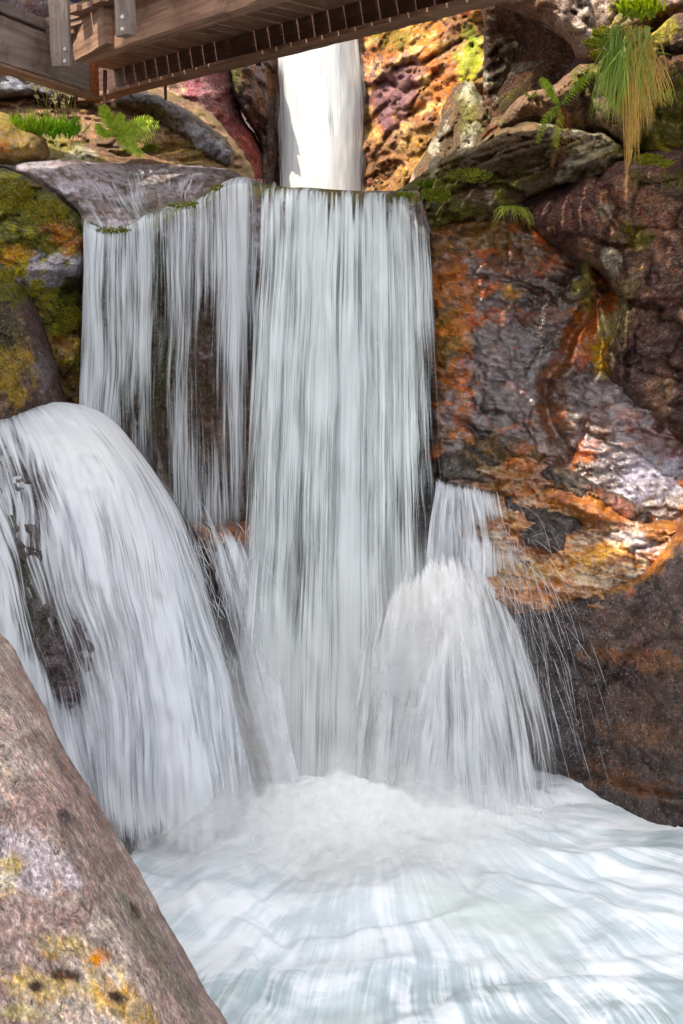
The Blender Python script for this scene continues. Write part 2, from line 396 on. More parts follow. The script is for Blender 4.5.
rock('rock', 'speckled pink-grey granite bulge above the small fern', 'boulder',
     [(470, -80), (800, -80), (800, 10), (700, 26), (650, 30), (622, 70), (596, 70), (578, 60), (570, 46), (548, 28), (520, 12), (494, 4), (476, 0)],
     [(480, 0, 8.3), (560, 20, 7.7), (640, -40, 7.4), (700, 0, 7.2), (600, 70, 7.6)], M_gran, (*srgb(158, 134, 122), 0),
     [('n', 2.5, .1, c4(srgb(120, 88, 70), 0), .7, (1, 1, 1)), ('n', 5, .2, c4(srgb(190, 176, 160), 0), .6, (1, 1, 1)), ('n', 5, .35, c4(srgb(100, 60, 50), 0), .6, (1, 1, 1)), ('b', 620, 20, 14, 30, 10, c4(MOSS, 0), .8), ('b', 520, 2, 20, 8, 0, c4(srgb(120, 80, 50), 0), .6)],
     thick=.5, rim=22, amp=.1, nscale=2, fac=.05, fscale=2.2, seed=8, step=2.0, fine=.025)

rock('rock', 'lumpy grey-brown ledge running up behind the small fern', 'rock ledge',
     [(498, 122), (512, 104), (530, 92), (552, 84), (575, 66), (600, 64), (640, 70), (700, 90), (700, 160), (600, 160), (560, 134), (530, 128), (506, 132)],
     [(500, 120, 8.4), (560, 100, 7.7), (640, 90, 7.5), (620, 140, 7.7)], M_gran, (*srgb(128, 100, 78), 0),
     [('n', 2.5, .1, c4(srgb(96, 70, 48), 0), .7, (1, 1, 1)), ('n', 4, .3, c4(srgb(176, 150, 120), 0), .7, (1, 1, 1)), ('b', 590, 75, 22, 12, -30, c4(MOSS, 0), .8), ('n', 5, .4, c4(MOSS, 0), .5, (1, 1, 1))],
     thick=.35, rim=14, amp=.08, nscale=2.5, fac=.06, fscale=2.4, seed=9, step=1.8, fine=.03, bumps=[(520, 110, 16, 10, -20, .1), (560, 92, 26, 14, -20, .1)])
rock('rock', 'long mossy slab slanting up right from the lip of the waterfall', 'rock slab',
     [(396, 196), (420, 178), (445, 162), (470, 148), (500, 130), (530, 124), (560, 126), (590, 130), (625, 146), (640, 160), (600, 176), (560, 184), (530, 198), (500, 216), (470, 218), (440, 226), (424, 250), (408, 214)],
     [(400, 196, 8.4), (450, 185, 7.9), (520, 150, 7.7), (600, 150, 7.4), (520, 205, 7.5), (440, 222, 7.7)], M_strata, (*srgb(88, 70, 42), .15),
     [('n', 1.8, .1, c4(srgb(78, 58, 38), .1), .7, (1, 1, 2)), ('n', 2.6, .25, c4(MOSS, 0), .55, (1, 1, 1.6)), ('b', 440, 185, 40, 16, -35, c4(MOSS, 0), .5), ('l', [(430, 172), (470, 150), (500, 132), (540, 126)], 4, c4(srgb(140, 118, 86), 0), .6),
      ('b', 588, 150, 20, 14, 30, c4(srgb(190, 168, 120), 0), .6), ('b', 420, 205, 16, 12, 0, c4(MOSSD, .1), .8), ('n', 5, .4, c4(LICH, 0), .5, (1, 1, 1))],
     thick=.22, rim=10, jit=5, amp=.06, nscale=2.2, fac=.08, fscale=2.5, stretch=(1, 1, 2.2), seed=10, strata=(30, 8, .035), step=1.7, fine=.02,
     cracks=[([(520, 206), (560, 184), (600, 168), (625, 160)], 3, .12), ([(470, 160), (520, 150), (560, 140)], 2, .05), ([(430, 200), (480, 180), (530, 176)], 2, .05)])

# wet sloping wall and right hand mass
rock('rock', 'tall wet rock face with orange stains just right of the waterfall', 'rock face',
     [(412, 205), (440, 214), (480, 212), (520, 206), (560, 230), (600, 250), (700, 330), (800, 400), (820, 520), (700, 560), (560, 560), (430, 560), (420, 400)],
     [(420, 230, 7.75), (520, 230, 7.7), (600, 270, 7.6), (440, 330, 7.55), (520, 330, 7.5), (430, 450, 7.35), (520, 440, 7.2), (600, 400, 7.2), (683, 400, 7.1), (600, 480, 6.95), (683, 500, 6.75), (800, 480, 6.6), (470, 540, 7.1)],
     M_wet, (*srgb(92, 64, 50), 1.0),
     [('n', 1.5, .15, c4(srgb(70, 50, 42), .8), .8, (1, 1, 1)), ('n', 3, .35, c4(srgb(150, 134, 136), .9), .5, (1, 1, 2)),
      ('b', 452, 300, 20, 90, 0, c4(srgb(176, 98, 16), .5), 1.0), ('b', 446, 330, 16, 40, 0, c4(srgb(92, 90, 24), .3), .5), ('b', 450, 240, 26, 30, 0, c4(srgb(112, 76, 30), .3), .8),
      ('b', 500, 240, 50, 20, 10, c4(srgb(150, 112, 64), .5), .8), ('b', 520, 262, 60, 14, 5, c4(srgb(120, 68, 30), .5), .7), ('n', 5, .35, c4(srgb(206, 104, 26), .5), .7, (1, 1, 2)),
      ('b', 545, 310, 36, 50, 10, c4(srgb(66, 44, 36), .85), .8), ('b', 512, 294, 9, 8, 0, c4(srgb(196, 150, 90), .3), .9),
      ('b', 590, 330, 18, 60, 30, c4(srgb(186, 92, 24), .6), .95), ('l', [(590, 270), (586, 310), (566, 350), (548, 380), (552, 430)], 8, c4(srgb(160, 92, 34), .8), .9),
      ('b', 552, 410, 14, 30, 0, c4(srgb(96, 62, 44), .8), .7), ('b', 500, 380, 40, 60, -10, c4(srgb(120, 108, 112), 1.), .55), ('b', 620, 420, 60, 40, 20, c4(srgb(140, 128, 134), 1.), .6), ('b', 600, 430, 16, 22, 10, c4(srgb(110, 66, 46), .7), .6),  # pale grey patches put sky glare into the rock colour
      ('b', 640, 480, 50, 22, -20, c4(srgb(172, 166, 186), 1.), .8), ('b', 500, 450, 50, 12, 20, c4(srgb(196, 110, 30), .7), .9), ('b', 670, 446, 40, 14, 20, c4(srgb(110, 50, 40), .7), .7),  # the lilac patch is painted sky glare as well
      ('b', 586, 282, 10, 20, 5, c4(srgb(170, 160, 90), 0), .9), ('b', 614, 325, 15, 34, 12, c4(srgb(196, 182, 130), 0), .95), ('b', 603, 362, 13, 22, 0, c4(srgb(190, 140, 30), 0), .95), ('b', 490, 445, 26, 14, 25, c4(srgb(50, 40, 34), .7), .8), ('n', 6, .5, c4(srgb(30, 22, 20), .6), .6, (1, 1, 2))],
     thick=.6, rim=24, amp=.10, nscale=1.4, fac=.035, fscale=2.4, stretch=(1, 1, 1.5), seed=11, strata=(-14, 6, .022), step=1.8, fine=.016,
     cracks=[([(600, 262), (590, 300), (572, 340), (548, 380), (552, 420), (566, 450)], 7, .12), ([(440, 415), (470, 430), (500, 448), (560, 460)], 3, .08), ([(436, 280), (480, 276), (540, 290)], 3, .05)],
     bumps=[(500, 360, 40, 70, 0, .10), (620, 400, 60, 50, 20, .12), (598, 300, 8, 60, -15, .14)])
rock('rock', 'massive purple-brown rock wall on the right below the hanging grass', 'rock face',
     [(506, 216), (530, 198), (562, 184), (600, 166), (640, 150), (700, 130), (860, 120), (900, 480), (720, 470), (683, 458), (655, 440), (620, 400), (600, 380), (590, 350), (612, 330), (616, 300), (596, 272), (570, 262), (548, 246), (526, 232)],
     [(515, 215, 7.7), (570, 210, 7.2), (620, 200, 7.0), (700, 170, 6.9), (600, 290, 7.15), (640, 360, 7.0), (700, 380, 6.85), (700, 450, 6.9), (860, 300, 6.4)],
     M_gran, (*srgb(108, 78, 64), .3),
     [('n', 1.3, .05, c4(srgb(78, 54, 48), .35), .75, (1, 1, 1)), ('n', 2.2, .25, c4(srgb(98, 62, 60), .2), .7, (1, 1, 1)), ('b', 600, 210, 22, 50, 20, c4(srgb(92, 46, 46), .3), .7), ('b', 640, 220, 50, 30, 20, c4(srgb(160, 120, 96), .1), .6),
      ('b', 640, 236, 16, 14, 0, c4(MOSS, 0), .8), ('b', 606, 210, 12, 8, 0, c4(LICH, 0), .6), ('b', 610, 265, 10, 12, 0, c4(LICH, 0), .8),
      ('b', 586, 282, 10, 20, 5, c4(srgb(170, 160, 90), 0), .9), ('b', 614, 325, 15, 34, 12, c4(srgb(196, 182, 130), 0), .95), ('b', 603, 362, 13, 22, 0, c4(srgb(190, 140, 30), 0), .95), ('b', 666, 180, 30, 10, 0, c4(MOSS, 0), .5), ('b', 650, 390, 60, 50, 0, c4(srgb(88, 60, 56), .5), .8), ('n', 5, .35, c4(srgb(180, 140, 110), .1), .35, (1, 1, 1)), ('b', 628, 345, 14, 14, 0, c4(srgb(70, 34, 30), .5), .8)],
     thick=.55, rim=26, amp=.12, nscale=1.5, fac=.08, fscale=1.7, seed=12, strata=(18, 3.5, .045), step=1.8, fine=.022,
     cracks=[([(548, 246), (590, 238), (625, 246), (660, 236)], 3, .07), ([(620, 300), (650, 310), (700, 300)], 3, .07), ([(600, 170), (610, 200), (604, 240)], 4, .06), ([(640, 430), (670, 420), (700, 430)], 3, .05)])
rock('rock', 'dark rock shelf with mossy top under the hanging grass at the corner', 'rock shelf',
     [(600, 74), (628, 66), (655, 30), (700, 10), (860, 0), (860, 160), (700, 168), (660, 172), (640, 150), (616, 140), (596, 120), (590, 96)],
     [(600, 90, 7.3), (660, 60, 6.9), (640, 150, 7.2), (700, 120, 6.8), (860, 60, 6.3)], M_gran, (*srgb(92, 66, 50), .1),
     [('n', 2, .1, c4(srgb(60, 42, 34), .1), .8, (1, 1, 1)), ('n', 3.5, .2, c4(MOSS, 0), .6, (1, 1, 1)), ('b', 640, 30, 30, 16, 0, c4(MOSSY, 0), .7), ('b', 655, 150, 24, 8, 10, c4(MOSSY, 0), .8), ('b', 600, 120, 20, 18, 0, c4(srgb(160, 140, 110), 0), .7)],
     thick=.4, rim=20, amp=.1, nscale=2.2, fac=.09, fscale=2.2, seed=14, step=1.8, fine=.025, cracks=[([(630, 40), (660, 50), (700, 46)], 4, .1)])

# ledge stones with orange algae
rock('rock', 'wet stone shelf streaked gold and orange above the dark spray-wet bulge', 'rock ledge',
     [(436, 470), (470, 458), (520, 456), (580, 470), (640, 500), (700, 520), (780, 540), (760, 620), (640, 620), (520, 620), (450, 600), (430, 540)],
     [(440, 480, 7.15), (520, 470, 7.05), (600, 490, 6.85), (683, 520, 6.6), (520, 560, 6.75), (600, 560, 6.6), (683, 570, 6.4), (520, 600, 6.55), (600, 600, 6.45)],
     M_wet, (*srgb(150, 96, 44), .8),
     [('n', 2.5, .05, c4(srgb(196, 120, 34), .8), .7, (1, 1, 3)), ('n', 3, .3, c4(srgb(90, 54, 30), .7), .7, (1, 1, 3)), ('n', 4, .3, c4(srgb(206, 188, 160), .9), .6, (1, 1, 3)), ('b', 640, 545, 40, 12, 10, c4(srgb(196, 190, 196), 1.), .7),
      ('b', 580, 500, 60, 10, 25, c4(srgb(190, 110, 26), .8), .8), ('b', 540, 575, 60, 12, -8, c4(srgb(170, 130, 80), .8), .8), ('b', 590, 556, 30, 10, -10, c4(srgb(226, 160, 40), .8), .8), ('b', 450, 500, 20, 30, 0, c4(GREYD, .8), .7)],
     thick=.5, rim=20, amp=.07, nscale=2.5, fac=.035, fscale=3, stretch=(1, 1, 2.4), seed=15, strata=(-18, 9, .03), step=1.7, fine=.018,
     bumps=[(610, 520, 60, 14, 25, .10)])
rock('rock', 'small blackish wet stone ringed by orange algae', 'stone',
     [(506, 500), (516, 494), (524, 500), (548, 504), (578, 512), (596, 530), (590, 548), (566, 556), (536, 556), (518, 546)],
     [(512, 530, 6.86), (560, 520, 6.76), (590, 545, 6.72), (540, 550, 6.70)], M_dark, (*srgb(48, 38, 34), .6),
     [('n', 6, .2, c4(srgb(80, 60, 50), .6), .7, (1, 1, 1)), ('l', [(512, 524), (520, 550), (560, 560), (594, 548)], 5, c4(ORG, .6), .8)],
     thick=.14, rim=16, jit=7, amp=.05, nscale=5, fac=.03, fscale=5, seed=16, strata=(0, 1, 0), step=1.6, fine=.012)
rock('rock', 'long brown ridge stone lying across the orange shelf', 'stone',
     [(534, 470), (552, 464), (580, 476), (620, 494), (646, 512), (650, 526), (630, 528), (600, 514), (566, 502), (540, 490)],
     [(540, 475, 6.95), (600, 495, 6.75), (645, 520, 6.6)], M_dark, (*srgb(78, 62, 46), .6),
     [('n', 4, .1, c4(srgb(110, 84, 60), .6), .7, (1, 1, 1)), ('b', 620, 506, 34, 7, 28, c4(RUST, .7), .8), ('n', 6, .3, c4(srgb(40, 32, 28), .6), .7, (1, 1, 1))],
     thick=.12, rim=12, jit=6, amp=.04, nscale=4, fac=.03, fscale=5, seed=17, step=1.5, fine=.014)
rock('rock', 'rounded brown-green stone between the waterfall and the orange shelf', 'stone',
     [(470, 440), (500, 432), (530, 438), (548, 452), (540, 468), (510, 474), (486, 480), (464, 470), (460, 452)],
     [(465, 455, 7.24), (510, 445, 7.12), (545, 458, 7.06)], M_dark, (*srgb(82, 66, 46), .7),
     [('n', 4, .1, c4(srgb(120, 90, 50), .6), .7, (1, 1, 1)), ('l', [(456, 436), (490, 462), (520, 476)], 5, c4(BLACK, .5), .8), ('b', 530, 448, 16, 8, 0, c4(ORG, .7), .6)],
     thick=.12, rim=12, jit=7, amp=.05, nscale=4, fac=.03, fscale=4, seed=18, step=1.5, fine=.012)
rock('rock', 'flat dark stone wedged against the waterfall above the small side spill', 'stone',
     [(436, 458), (452, 452), (480, 466), (500, 478), (490, 488), (462, 486), (440, 482)],
     [(440, 470, 7.1), (490, 480, 7.0)], M_dark, (*srgb(66, 56, 46), .7), [('n', 4, .1, c4(srgb(120, 90, 50), .6), .6, (1, 1, 1)), ('n', 5, .3, c4(srgb(140, 134, 140), .9), .6, (1, 1, 1))],
     thick=.2, rim=10, amp=.03, nscale=4, fac=.02, fscale=4, seed=19, step=1.5)
# lower right bulge
rock('boulder', 'huge dark spray-wet boulder with orange rim right of the pool', 'boulder',
     [(500, 600), (530, 590), (570, 588), (610, 582), (640, 570), (668, 540), (690, 500), (740, 440), (900, 380), (960, 900), (683, 846), (640, 834), (600, 815), (566, 800), (548, 795), (520, 830), (490, 820), (480, 700)],
     [(510, 610, 6.7), (600, 600, 6.35), (660, 570, 6.2), (720, 480, 6.2), (540, 700, 6.7), (620, 700, 6.3), (683, 700, 6.0), (560, 795, 6.75), (640, 825, 6.3), (683, 840, 6.05), (900, 800, 5.0), (900, 500, 5.4)],
     M_dark, (*srgb(58, 44, 42), .5),
     [('n', 1.6, .15, c4(srgb(78, 62, 58), .4), .7, (1, 1, 1)), ('b', 650, 700, 60, 90, 0, c4(srgb(88, 66, 56), .3), .6), ('b', 650, 660, 50, 10, 5, c4(srgb(140, 92, 56), .3), .5), ('b', 640, 735, 40, 10, 5, c4(srgb(120, 84, 58), .3), .4),
      ('b', 630, 785, 50, 14, 10, c4(srgb(130, 84, 52), .4), .6), ('b', 600, 765, 18, 8, 0, c4(srgb(130, 74, 44), .4), .5), ('b', 625, 680, 12, 14, 0, c4(srgb(50, 36, 34), .3), .8),
      ('l', [(520, 600), (570, 588), (620, 582), (655, 560), (680, 520)], 12, c4(srgb(170, 110, 40), .5), .85), ('b', 655, 560, 20, 8, -40, c4(srgb(210, 120, 30), .4), .8), ('b', 628, 592, 6, 8, 0, c4(srgb(160, 90, 40), .3), .6), ('b', 690, 520, 20, 30, -40, c4(srgb(130, 70, 50), .5), .7),
      ('b', 545, 680, 40, 90, -10, c4(srgb(64, 52, 54), .6), .7)],
     thick=.35, rim=22, amp=.10, nscale=1.3, fac=.02, fscale=2, seed=20, strata=(0, 1, 0), step=2.0, fine=.010,
     cracks=[([(560, 770), (600, 776), (640, 790), (700, 796)], 4, .06), ([(600, 690), (640, 650), (683, 640)], 5, .04)])

# ---- slab lip and wall behind the main fall
rock('rock', 'broad slab of grey water-worn rock whose edge the main waterfall pours over', 'rock slab',
     [(-320, 150), (-100, 152), (0, 158), (60, 160), (120, 163), (180, 164), (222, 168), (250, 178), (275, 186), (330, 190), (400, 192), (422, 202), (418, 300), (420, 500), (440, 700), (450, 900), (100, 900), (70, 600), (74, 400), (80, 230), (66, 204), (44, 186), (16, 172), (-40, 170), (-320, 176)],
     [(-200, 160, 9.0), (0, 160, 9.0), (150, 165, 9.0), (240, 176, 8.3), (20, 175, 8.0), (60, 198, 7.45), (90, 222, 7.12), (150, 214, 7.2), (200, 200, 7.35), (150, 190, 8.0), (280, 194, 7.15), (340, 198, 7.12), (420, 204, 7.15), (90, 240, 7.15), (200, 235, 7.25), (340, 230, 7.2), (430, 250, 7.25), (90, 400, 7.4), (150, 260, 7.35), (140, 300, 7.4), (250, 400, 7.38), (430, 400, 7.35), (250, 560, 7.25), (430, 560, 7.25), (250, 800, 6.9), (430, 800, 6.95), (100, 800, 7.0)],
     M_slab, (*srgb(178, 168, 178), .6),  # pale base stands in for the sky reflection missing on the wet top
     [('n', 1.3, .1, c4(srgb(140, 122, 124), .6), .7, (2, .4, 1)), ('n', 3, .25, c4(srgb(206, 200, 210), .8), .6, (3, .4, 1)),
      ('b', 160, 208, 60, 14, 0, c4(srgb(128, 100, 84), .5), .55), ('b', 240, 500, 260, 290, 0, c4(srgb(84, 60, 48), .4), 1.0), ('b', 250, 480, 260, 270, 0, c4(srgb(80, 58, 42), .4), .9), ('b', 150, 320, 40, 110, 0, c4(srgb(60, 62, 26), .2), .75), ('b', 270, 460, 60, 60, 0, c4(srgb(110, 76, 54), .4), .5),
      ('l', [(84, 226), (100, 232), (130, 232), (150, 222), (185, 208), (205, 200), (225, 186), (275, 190), (345, 196), (425, 200)], 6, c4(MOSS, .2), .9), ('b', 340, 194, 90, 4, 2, c4(srgb(120, 96, 30), .2), .8),
      ('n', 4, .35, c4(srgb(36, 28, 22), .4), .4, (1, 1, .4))],
     thick=.5, rim=10, amp=.05, nscale=1.8, fac=.02, fscale=2.2, seed=21, strata=(-8, 5, .008), step=2.0, fine=.010, jit=1.5)
rock('rock', 'moss-covered block under the slab left of the waterfall', 'rock block',
     [(-320, 172), (-40, 168), (10, 170), (40, 184), (64, 202), (84, 224), (88, 300), (86, 430), (60, 440), (-320, 440)],
     [(-300, 180, 7.2), (0, 174, 7.6), (80, 224, 7.3), (0, 230, 7.1), (80, 262, 7.15), (0, 300, 7.2), (80, 300, 7.35), (80, 400, 7.4), (-300, 400, 6.6)], M_gran, (*srgb(116, 88, 34), .15),
     [('n', 2.2, .0, c4(MOSS, 0), .85, (1, 1, 1)), ('n', 3.5, .15, c4(MOSSD, 0), .85, (1, 1, 1)), ('n', 4, .3, c4(MOSSY, 0), .85, (1, 1, 1)), ('b', 62, 236, 26, 16, 30, c4(srgb(150, 92, 34), .2), .85), ('b', 28, 190, 40, 14, 30, c4(MOSSD, 0), .4),
      ('b', 48, 268, 46, 13, -8, c4(srgb(150, 144, 156), .9), .95), ('b', 10, 256, 18, 7, 0, c4(GOLD, 0), .8), ('b', 70, 316, 20, 24, 0, c4(MOSS, 0), .7), ('b', 66, 350, 24, 16, -20, c4(srgb(190, 150, 100), .3), .7), ('b', 70, 388, 16, 20, 0, c4(srgb(96, 70, 40), .3), .6)],
     thick=.3, rim=14, amp=.07, nscale=2.2, fac=.05, fscale=2.6, seed=22, strata=(12, 5, .03), step=1.8, fine=.022, cracks=[([(30, 296), (60, 292), (88, 284)], 4, .10), ([(50, 345), (70, 335), (88, 330)], 4, .08)], bumps=[(50, 268, 50, 12, -8, .08)])
rock('boulder', 'dark rounded boulder with olive moss crown beside the top of the left cascade', 'boulder',
     [(-260, 290), (-60, 270), (-10, 264), (14, 272), (30, 290), (42, 320), (54, 360), (66, 400), (56, 424), (-40, 440), (-260, 440)],
     [(-200, 350, 6.3), (0, 280, 6.9), (30, 300, 6.9), (10, 340, 6.6), (56, 400, 6.75), (0, 410, 6.5)], M_dark, (*srgb(74, 52, 46), .4),
     [('n', 3, .1, c4(srgb(54, 38, 34), .4), .7, (1, 1, 1)), ('b', 6, 282, 26, 20, 20, c4(MOSS, 0), .8), ('b', 8, 370, 22, 30, 0, c4(srgb(140, 112, 28), .1), .75), ('b', 2, 330, 16, 30, 0, c4(MOSSD, 0), .6), ('b', 46, 385, 10, 30, -10, c4(srgb(120, 110, 116), .8), .5)],
     thick=.5, rim=30, amp=.08, nscale=2, fac=.03, fscale=2, seed=23, strata=(0, 1, 0), step=1.8)

# upper left bank
rock('rock', 'sloping brown bedrock bank under the footbridge carrying the fern', 'rock bank',
     [(-320, 60), (-40, 62), (40, 78), (90, 78), (140, 84), (180, 96), (215, 116), (240, 150), (246, 190), (100, 200), (-320, 190)],
     [(-300, 100, 9.6), (0, 80, 10.8), (100, 90, 10.9), (200, 110, 10.6), (60, 130, 9.9), (160, 150, 9.6), (235, 165, 9.7), (60, 165, 9.1), (-300, 180, 8.8)], M_slab, (*srgb(140, 108, 82), .1),
     [('n', 1.3, .1, c4(srgb(100, 74, 58), .1), .7, (1, 1, 3)), ('n', 2.5, .25, c4(srgb(176, 140, 104), .1), .6, (1, 1, 3)), ('b', 120, 100, 50, 16, 10, c4(srgb(120, 70, 54), .1), .7), ('b', 60, 148, 40, 14, 15, c4(MOSS, 0), .7), ('b', 80, 155, 14, 8, 0, c4(LICH, .3), .6),
      ('b', 180, 150, 40, 18, 10, c4(srgb(150, 118, 66), .1), .7), ('b', 40, 128, 40, 10, 0, c4(MOSSD, 0), .6), ('n', 4, .3, c4(MOSS, 0), .4, (1, 1, 1))],
     thick=.5, rim=20, amp=.09, nscale=1.4, fac=.06, fscale=1.8, stretch=(1, .6, 2), seed=24, strata=(-12, 5, .04), step=1.8, cracks=[([(70, 120), (120, 140), (160, 160)], 3, .06)])
rock('rock', 'shiny black-grey hump of rock at the right end of the fern bank', 'rock',
     [(120, 92), (150, 92), (184, 108), (206, 124), (228, 142), (234, 160), (226, 172), (200, 168), (176, 150), (162, 128), (140, 116), (112, 108)],
     [(130, 100, 10.3), (180, 120, 10.0), (230, 155, 9.7)], M_dark, (*srgb(62, 50, 46), .6), [('n', 2, .1, c4(srgb(100, 84, 60), .3), .7, (1, 1, 2)), ('b', 205, 140, 26, 8, 35, c4(srgb(130, 128, 140), .95), .7), ('b', 150, 112, 20, 8, 20, c4(srgb(110, 100, 40), .1), .6)],
     thick=.35, rim=14, amp=.06, nscale=2, fac=.04, fscale=2, seed=25, step=1.7)
rock('rock', 'wet grey ledge in shade under the left arm of the footbridge', 'rock ledge',
     [(-260, 50), (-40, 40), (20, 52), (60, 70), (84, 84), (80, 104), (40, 108), (0, 100), (-260, 110)],
     [(-200, 80, 9.4), (0, 70, 10.2), (70, 90, 10.4)], M_wet, (*srgb(90, 80, 80), .5), [('n', 1.5, .1, c4(srgb(60, 46, 40), .4), .8, (1, 1, 3)), ('b', 12, 84, 22, 6, 10, c4(srgb(160, 160, 170), .8), .7), ('b', 60, 98, 30, 8, 0, c4(BRND, .1), .6)],
     thick=.3, rim=12, amp=.06, nscale=2, fac=.05, fscale=2, stretch=(1, 1, 2), seed=26, step=1.8)
rock('boulder', 'small smooth tan boulder with mossy top resting on the slab', 'boulder',
     [(-120, 128), (-40, 110), (-10, 108), (8, 114), (22, 124), (38, 132), (47, 144), (46, 158), (20, 163), (-120, 166)],
     [(-100, 140, 8.0), (0, 125, 8.6), (40, 150, 8.5), (0, 160, 8.3)], M_boul, (*srgb(140, 116, 74), .05), [('n', 2, .1, c4(srgb(112, 92, 56), 0), .6, (1, 1, 1)), ('b', 4, 118, 26, 10, 20, c4(srgb(150, 130, 60), 0), .7), ('b', 4, 148, 10, 6, 0, c4(ORG, 0), .6)],
     thick=.4, rim=26, amp=.04, nscale=2, fac=.02, fscale=2, seed=27, strata=(0, 1, 0), step=1.5, bumps=[(34, 142, 12, 12, 0, .08), (4, 124, 20, 14, 0, .08)])

# cascade boulder, mid rocks, foreground boulder
rock('boulder', 'big round boulder mostly hidden under the white left cascade', 'boulder',
     [(-260, 420), (-60, 402), (0, 404), (50, 404), (90, 412), (130, 440), (175, 490), (205, 540), (225, 600), (250, 680), (275, 750), (290, 820), (270, 900), (100, 900), (-260, 900)],
     [(-200, 450, 6.0), (0, 410, 6.7), (60, 410, 6.75), (120, 440, 6.75), (20, 470, 6.35), (120, 520, 6.4), (200, 560, 6.6), (20, 600, 6.0), (150, 650, 6.1), (240, 700, 6.35), (60, 800, 5.75), (180, 840, 5.85), (280, 830, 6.1)], M_dark, (*srgb(70, 56, 58), .5),
     [('n', 1.6, .15, c4(srgb(44, 34, 32), .5), .8, (1, 1, 1)), ('b', 20, 580, 26, 110, -8, c4(srgb(40, 46, 20), .3), .8), ('b', 40, 480, 40, 30, 0, c4(srgb(38, 26, 32), .5), .8), ('b', 100, 680, 40, 50, 0, c4(srgb(96, 72, 84), .4), .5), ('n', 4, .3, c4(srgb(110, 96, 100), .5), .5, (1, 1, .4))],
     thick=.5, rim=24, amp=.07, nscale=1.8, fac=.03, fscale=2, seed=28, strata=(0, 1, 0), step=2.4)
rock('rock', 'brown rock between the left cascade and the main curtain', 'rock',
     [(150, 430), (200, 500), (230, 520), (262, 520), (290, 540), (300, 640), (290, 760), (250, 800), (190, 700), (150, 560)],
     [(160, 450, 7.05), (230, 530, 7.0), (280, 560, 7.05), (240, 700, 6.75), (280, 760, 6.8)], M_wet, (*srgb(92, 76, 72), .6),
     [('b', 238, 530, 34, 14, 0, c4(srgb(170, 122, 92), .4), .85), ('n', 2, .1, c4(srgb(56, 46, 44), .5), .8, (1, 1, .5)), ('b', 175, 470, 30, 30, 0, c4(srgb(60, 50, 30), .4), .7)],
     thick=.4, rim=20, amp=.04, nscale=2, fac=.01, fscale=3, seed=29, step=2.4)
rock('rock', 'wet rock step splitting the burst of white water right of the curtain', 'rock',
     [(380, 520), (430, 484), (470, 480), (505, 500), (520, 560), (530, 650), (545, 760), (540, 860), (340, 860), (350, 700)],
     [(430, 500, 7.12), (500, 510, 7.04), (420, 600, 6.92), (520, 620, 6.92), (450, 800, 6.6), (540, 800, 6.7), (350, 800, 6.6)], M_dark, (*srgb(96, 90, 96), .6), [('n', 2, .1, c4(srgb(60, 52, 50), .5), .8, (1, 1, .5))],
     thick=.4, rim=24, amp=.06, nscale=2, fac=.03, fscale=3, seed=30, step=2.6)
rock('boulder', 'smooth pale gneiss boulder with yellow lichen close to the camera by the pool', 'boulder',
     [(-420, 640), (-200, 610), (-60, 606), (0, 634), (22, 664), (44, 706), (64, 748), (90, 790), (118, 836), (146, 884), (176, 936), (206, 990), (236, 1040), (300, 1200), (340, 1400), (-420, 1400)],
     [(-350, 800, 2.3), (-60, 620, 3.9), (0, 650, 3.75), (40, 760, 3.35), (0, 900, 2.75), (90, 900, 3.0), (170, 1000, 2.95), (60, 1024, 2.55), (-100, 1024, 2.3), (200, 1300, 2.4), (0, 1300, 2.1)],
     M_fore, (*srgb(190, 170, 158), .06),
     [('n', 2.2, .05, c4(srgb(140, 108, 102), .05), .6, (1, .6, 3)), ('b', 60, 730, 30, 110, -32, c4(srgb(140, 104, 94), .05), .5), ('b', 130, 900, 22, 120, -30, c4(srgb(96, 76, 74), .1), .55), ('b', 160, 960, 8, 90, -32, c4(srgb(110, 106, 84), .1), .6),
      ('b', 20, 860, 50, 20, 20, c4(srgb(200, 190, 196), .05), .6), ('b', 12, 862, 12, 9, 0, c4(srgb(212, 180, 96), 0), .7), ('b', 6, 880, 14, 12, 0, c4(srgb(206, 186, 150), 0), .6),
      ('b', 75, 945, 30, 12, 10, c4(srgb(206, 176, 120), 0), .65), ('b', 60, 985, 46, 20, 0, c4(srgb(206, 176, 112), 0), .65), ('b', 110, 1000, 34, 16, 20, c4(srgb(212, 166, 80), 0), .6), ('b', 95, 958, 9, 6, 0, c4(srgb(214, 140, 50), 0), .7),
      ('b', 62, 975, 12, 7, 0, c4(srgb(60, 34, 24), 0), .95), ('b', 36, 986, 5, 4, 0, c4(srgb(50, 30, 24), 0), .95), ('b', 116, 996, 8, 5, 20, c4(srgb(50, 28, 20), 0), .95), ('b', 134, 910, 4, 10, -30, c4(srgb(60, 34, 20), 0), .9), ('b', 66, 817, 5, 9, -30, c4(srgb(40, 28, 24), 0), .9), ('b', 20, 1012, 30, 8, 0, c4(srgb(190, 176, 130), 0), .7)],
     thick=1.0, rim=70, amp=.05, nscale=1.4, fac=.012, fscale=1.6, stretch=(1, .7, 1), seed=31, strata=(0, 1, 0), step=3.2, fine=.0045, jit=1.5)

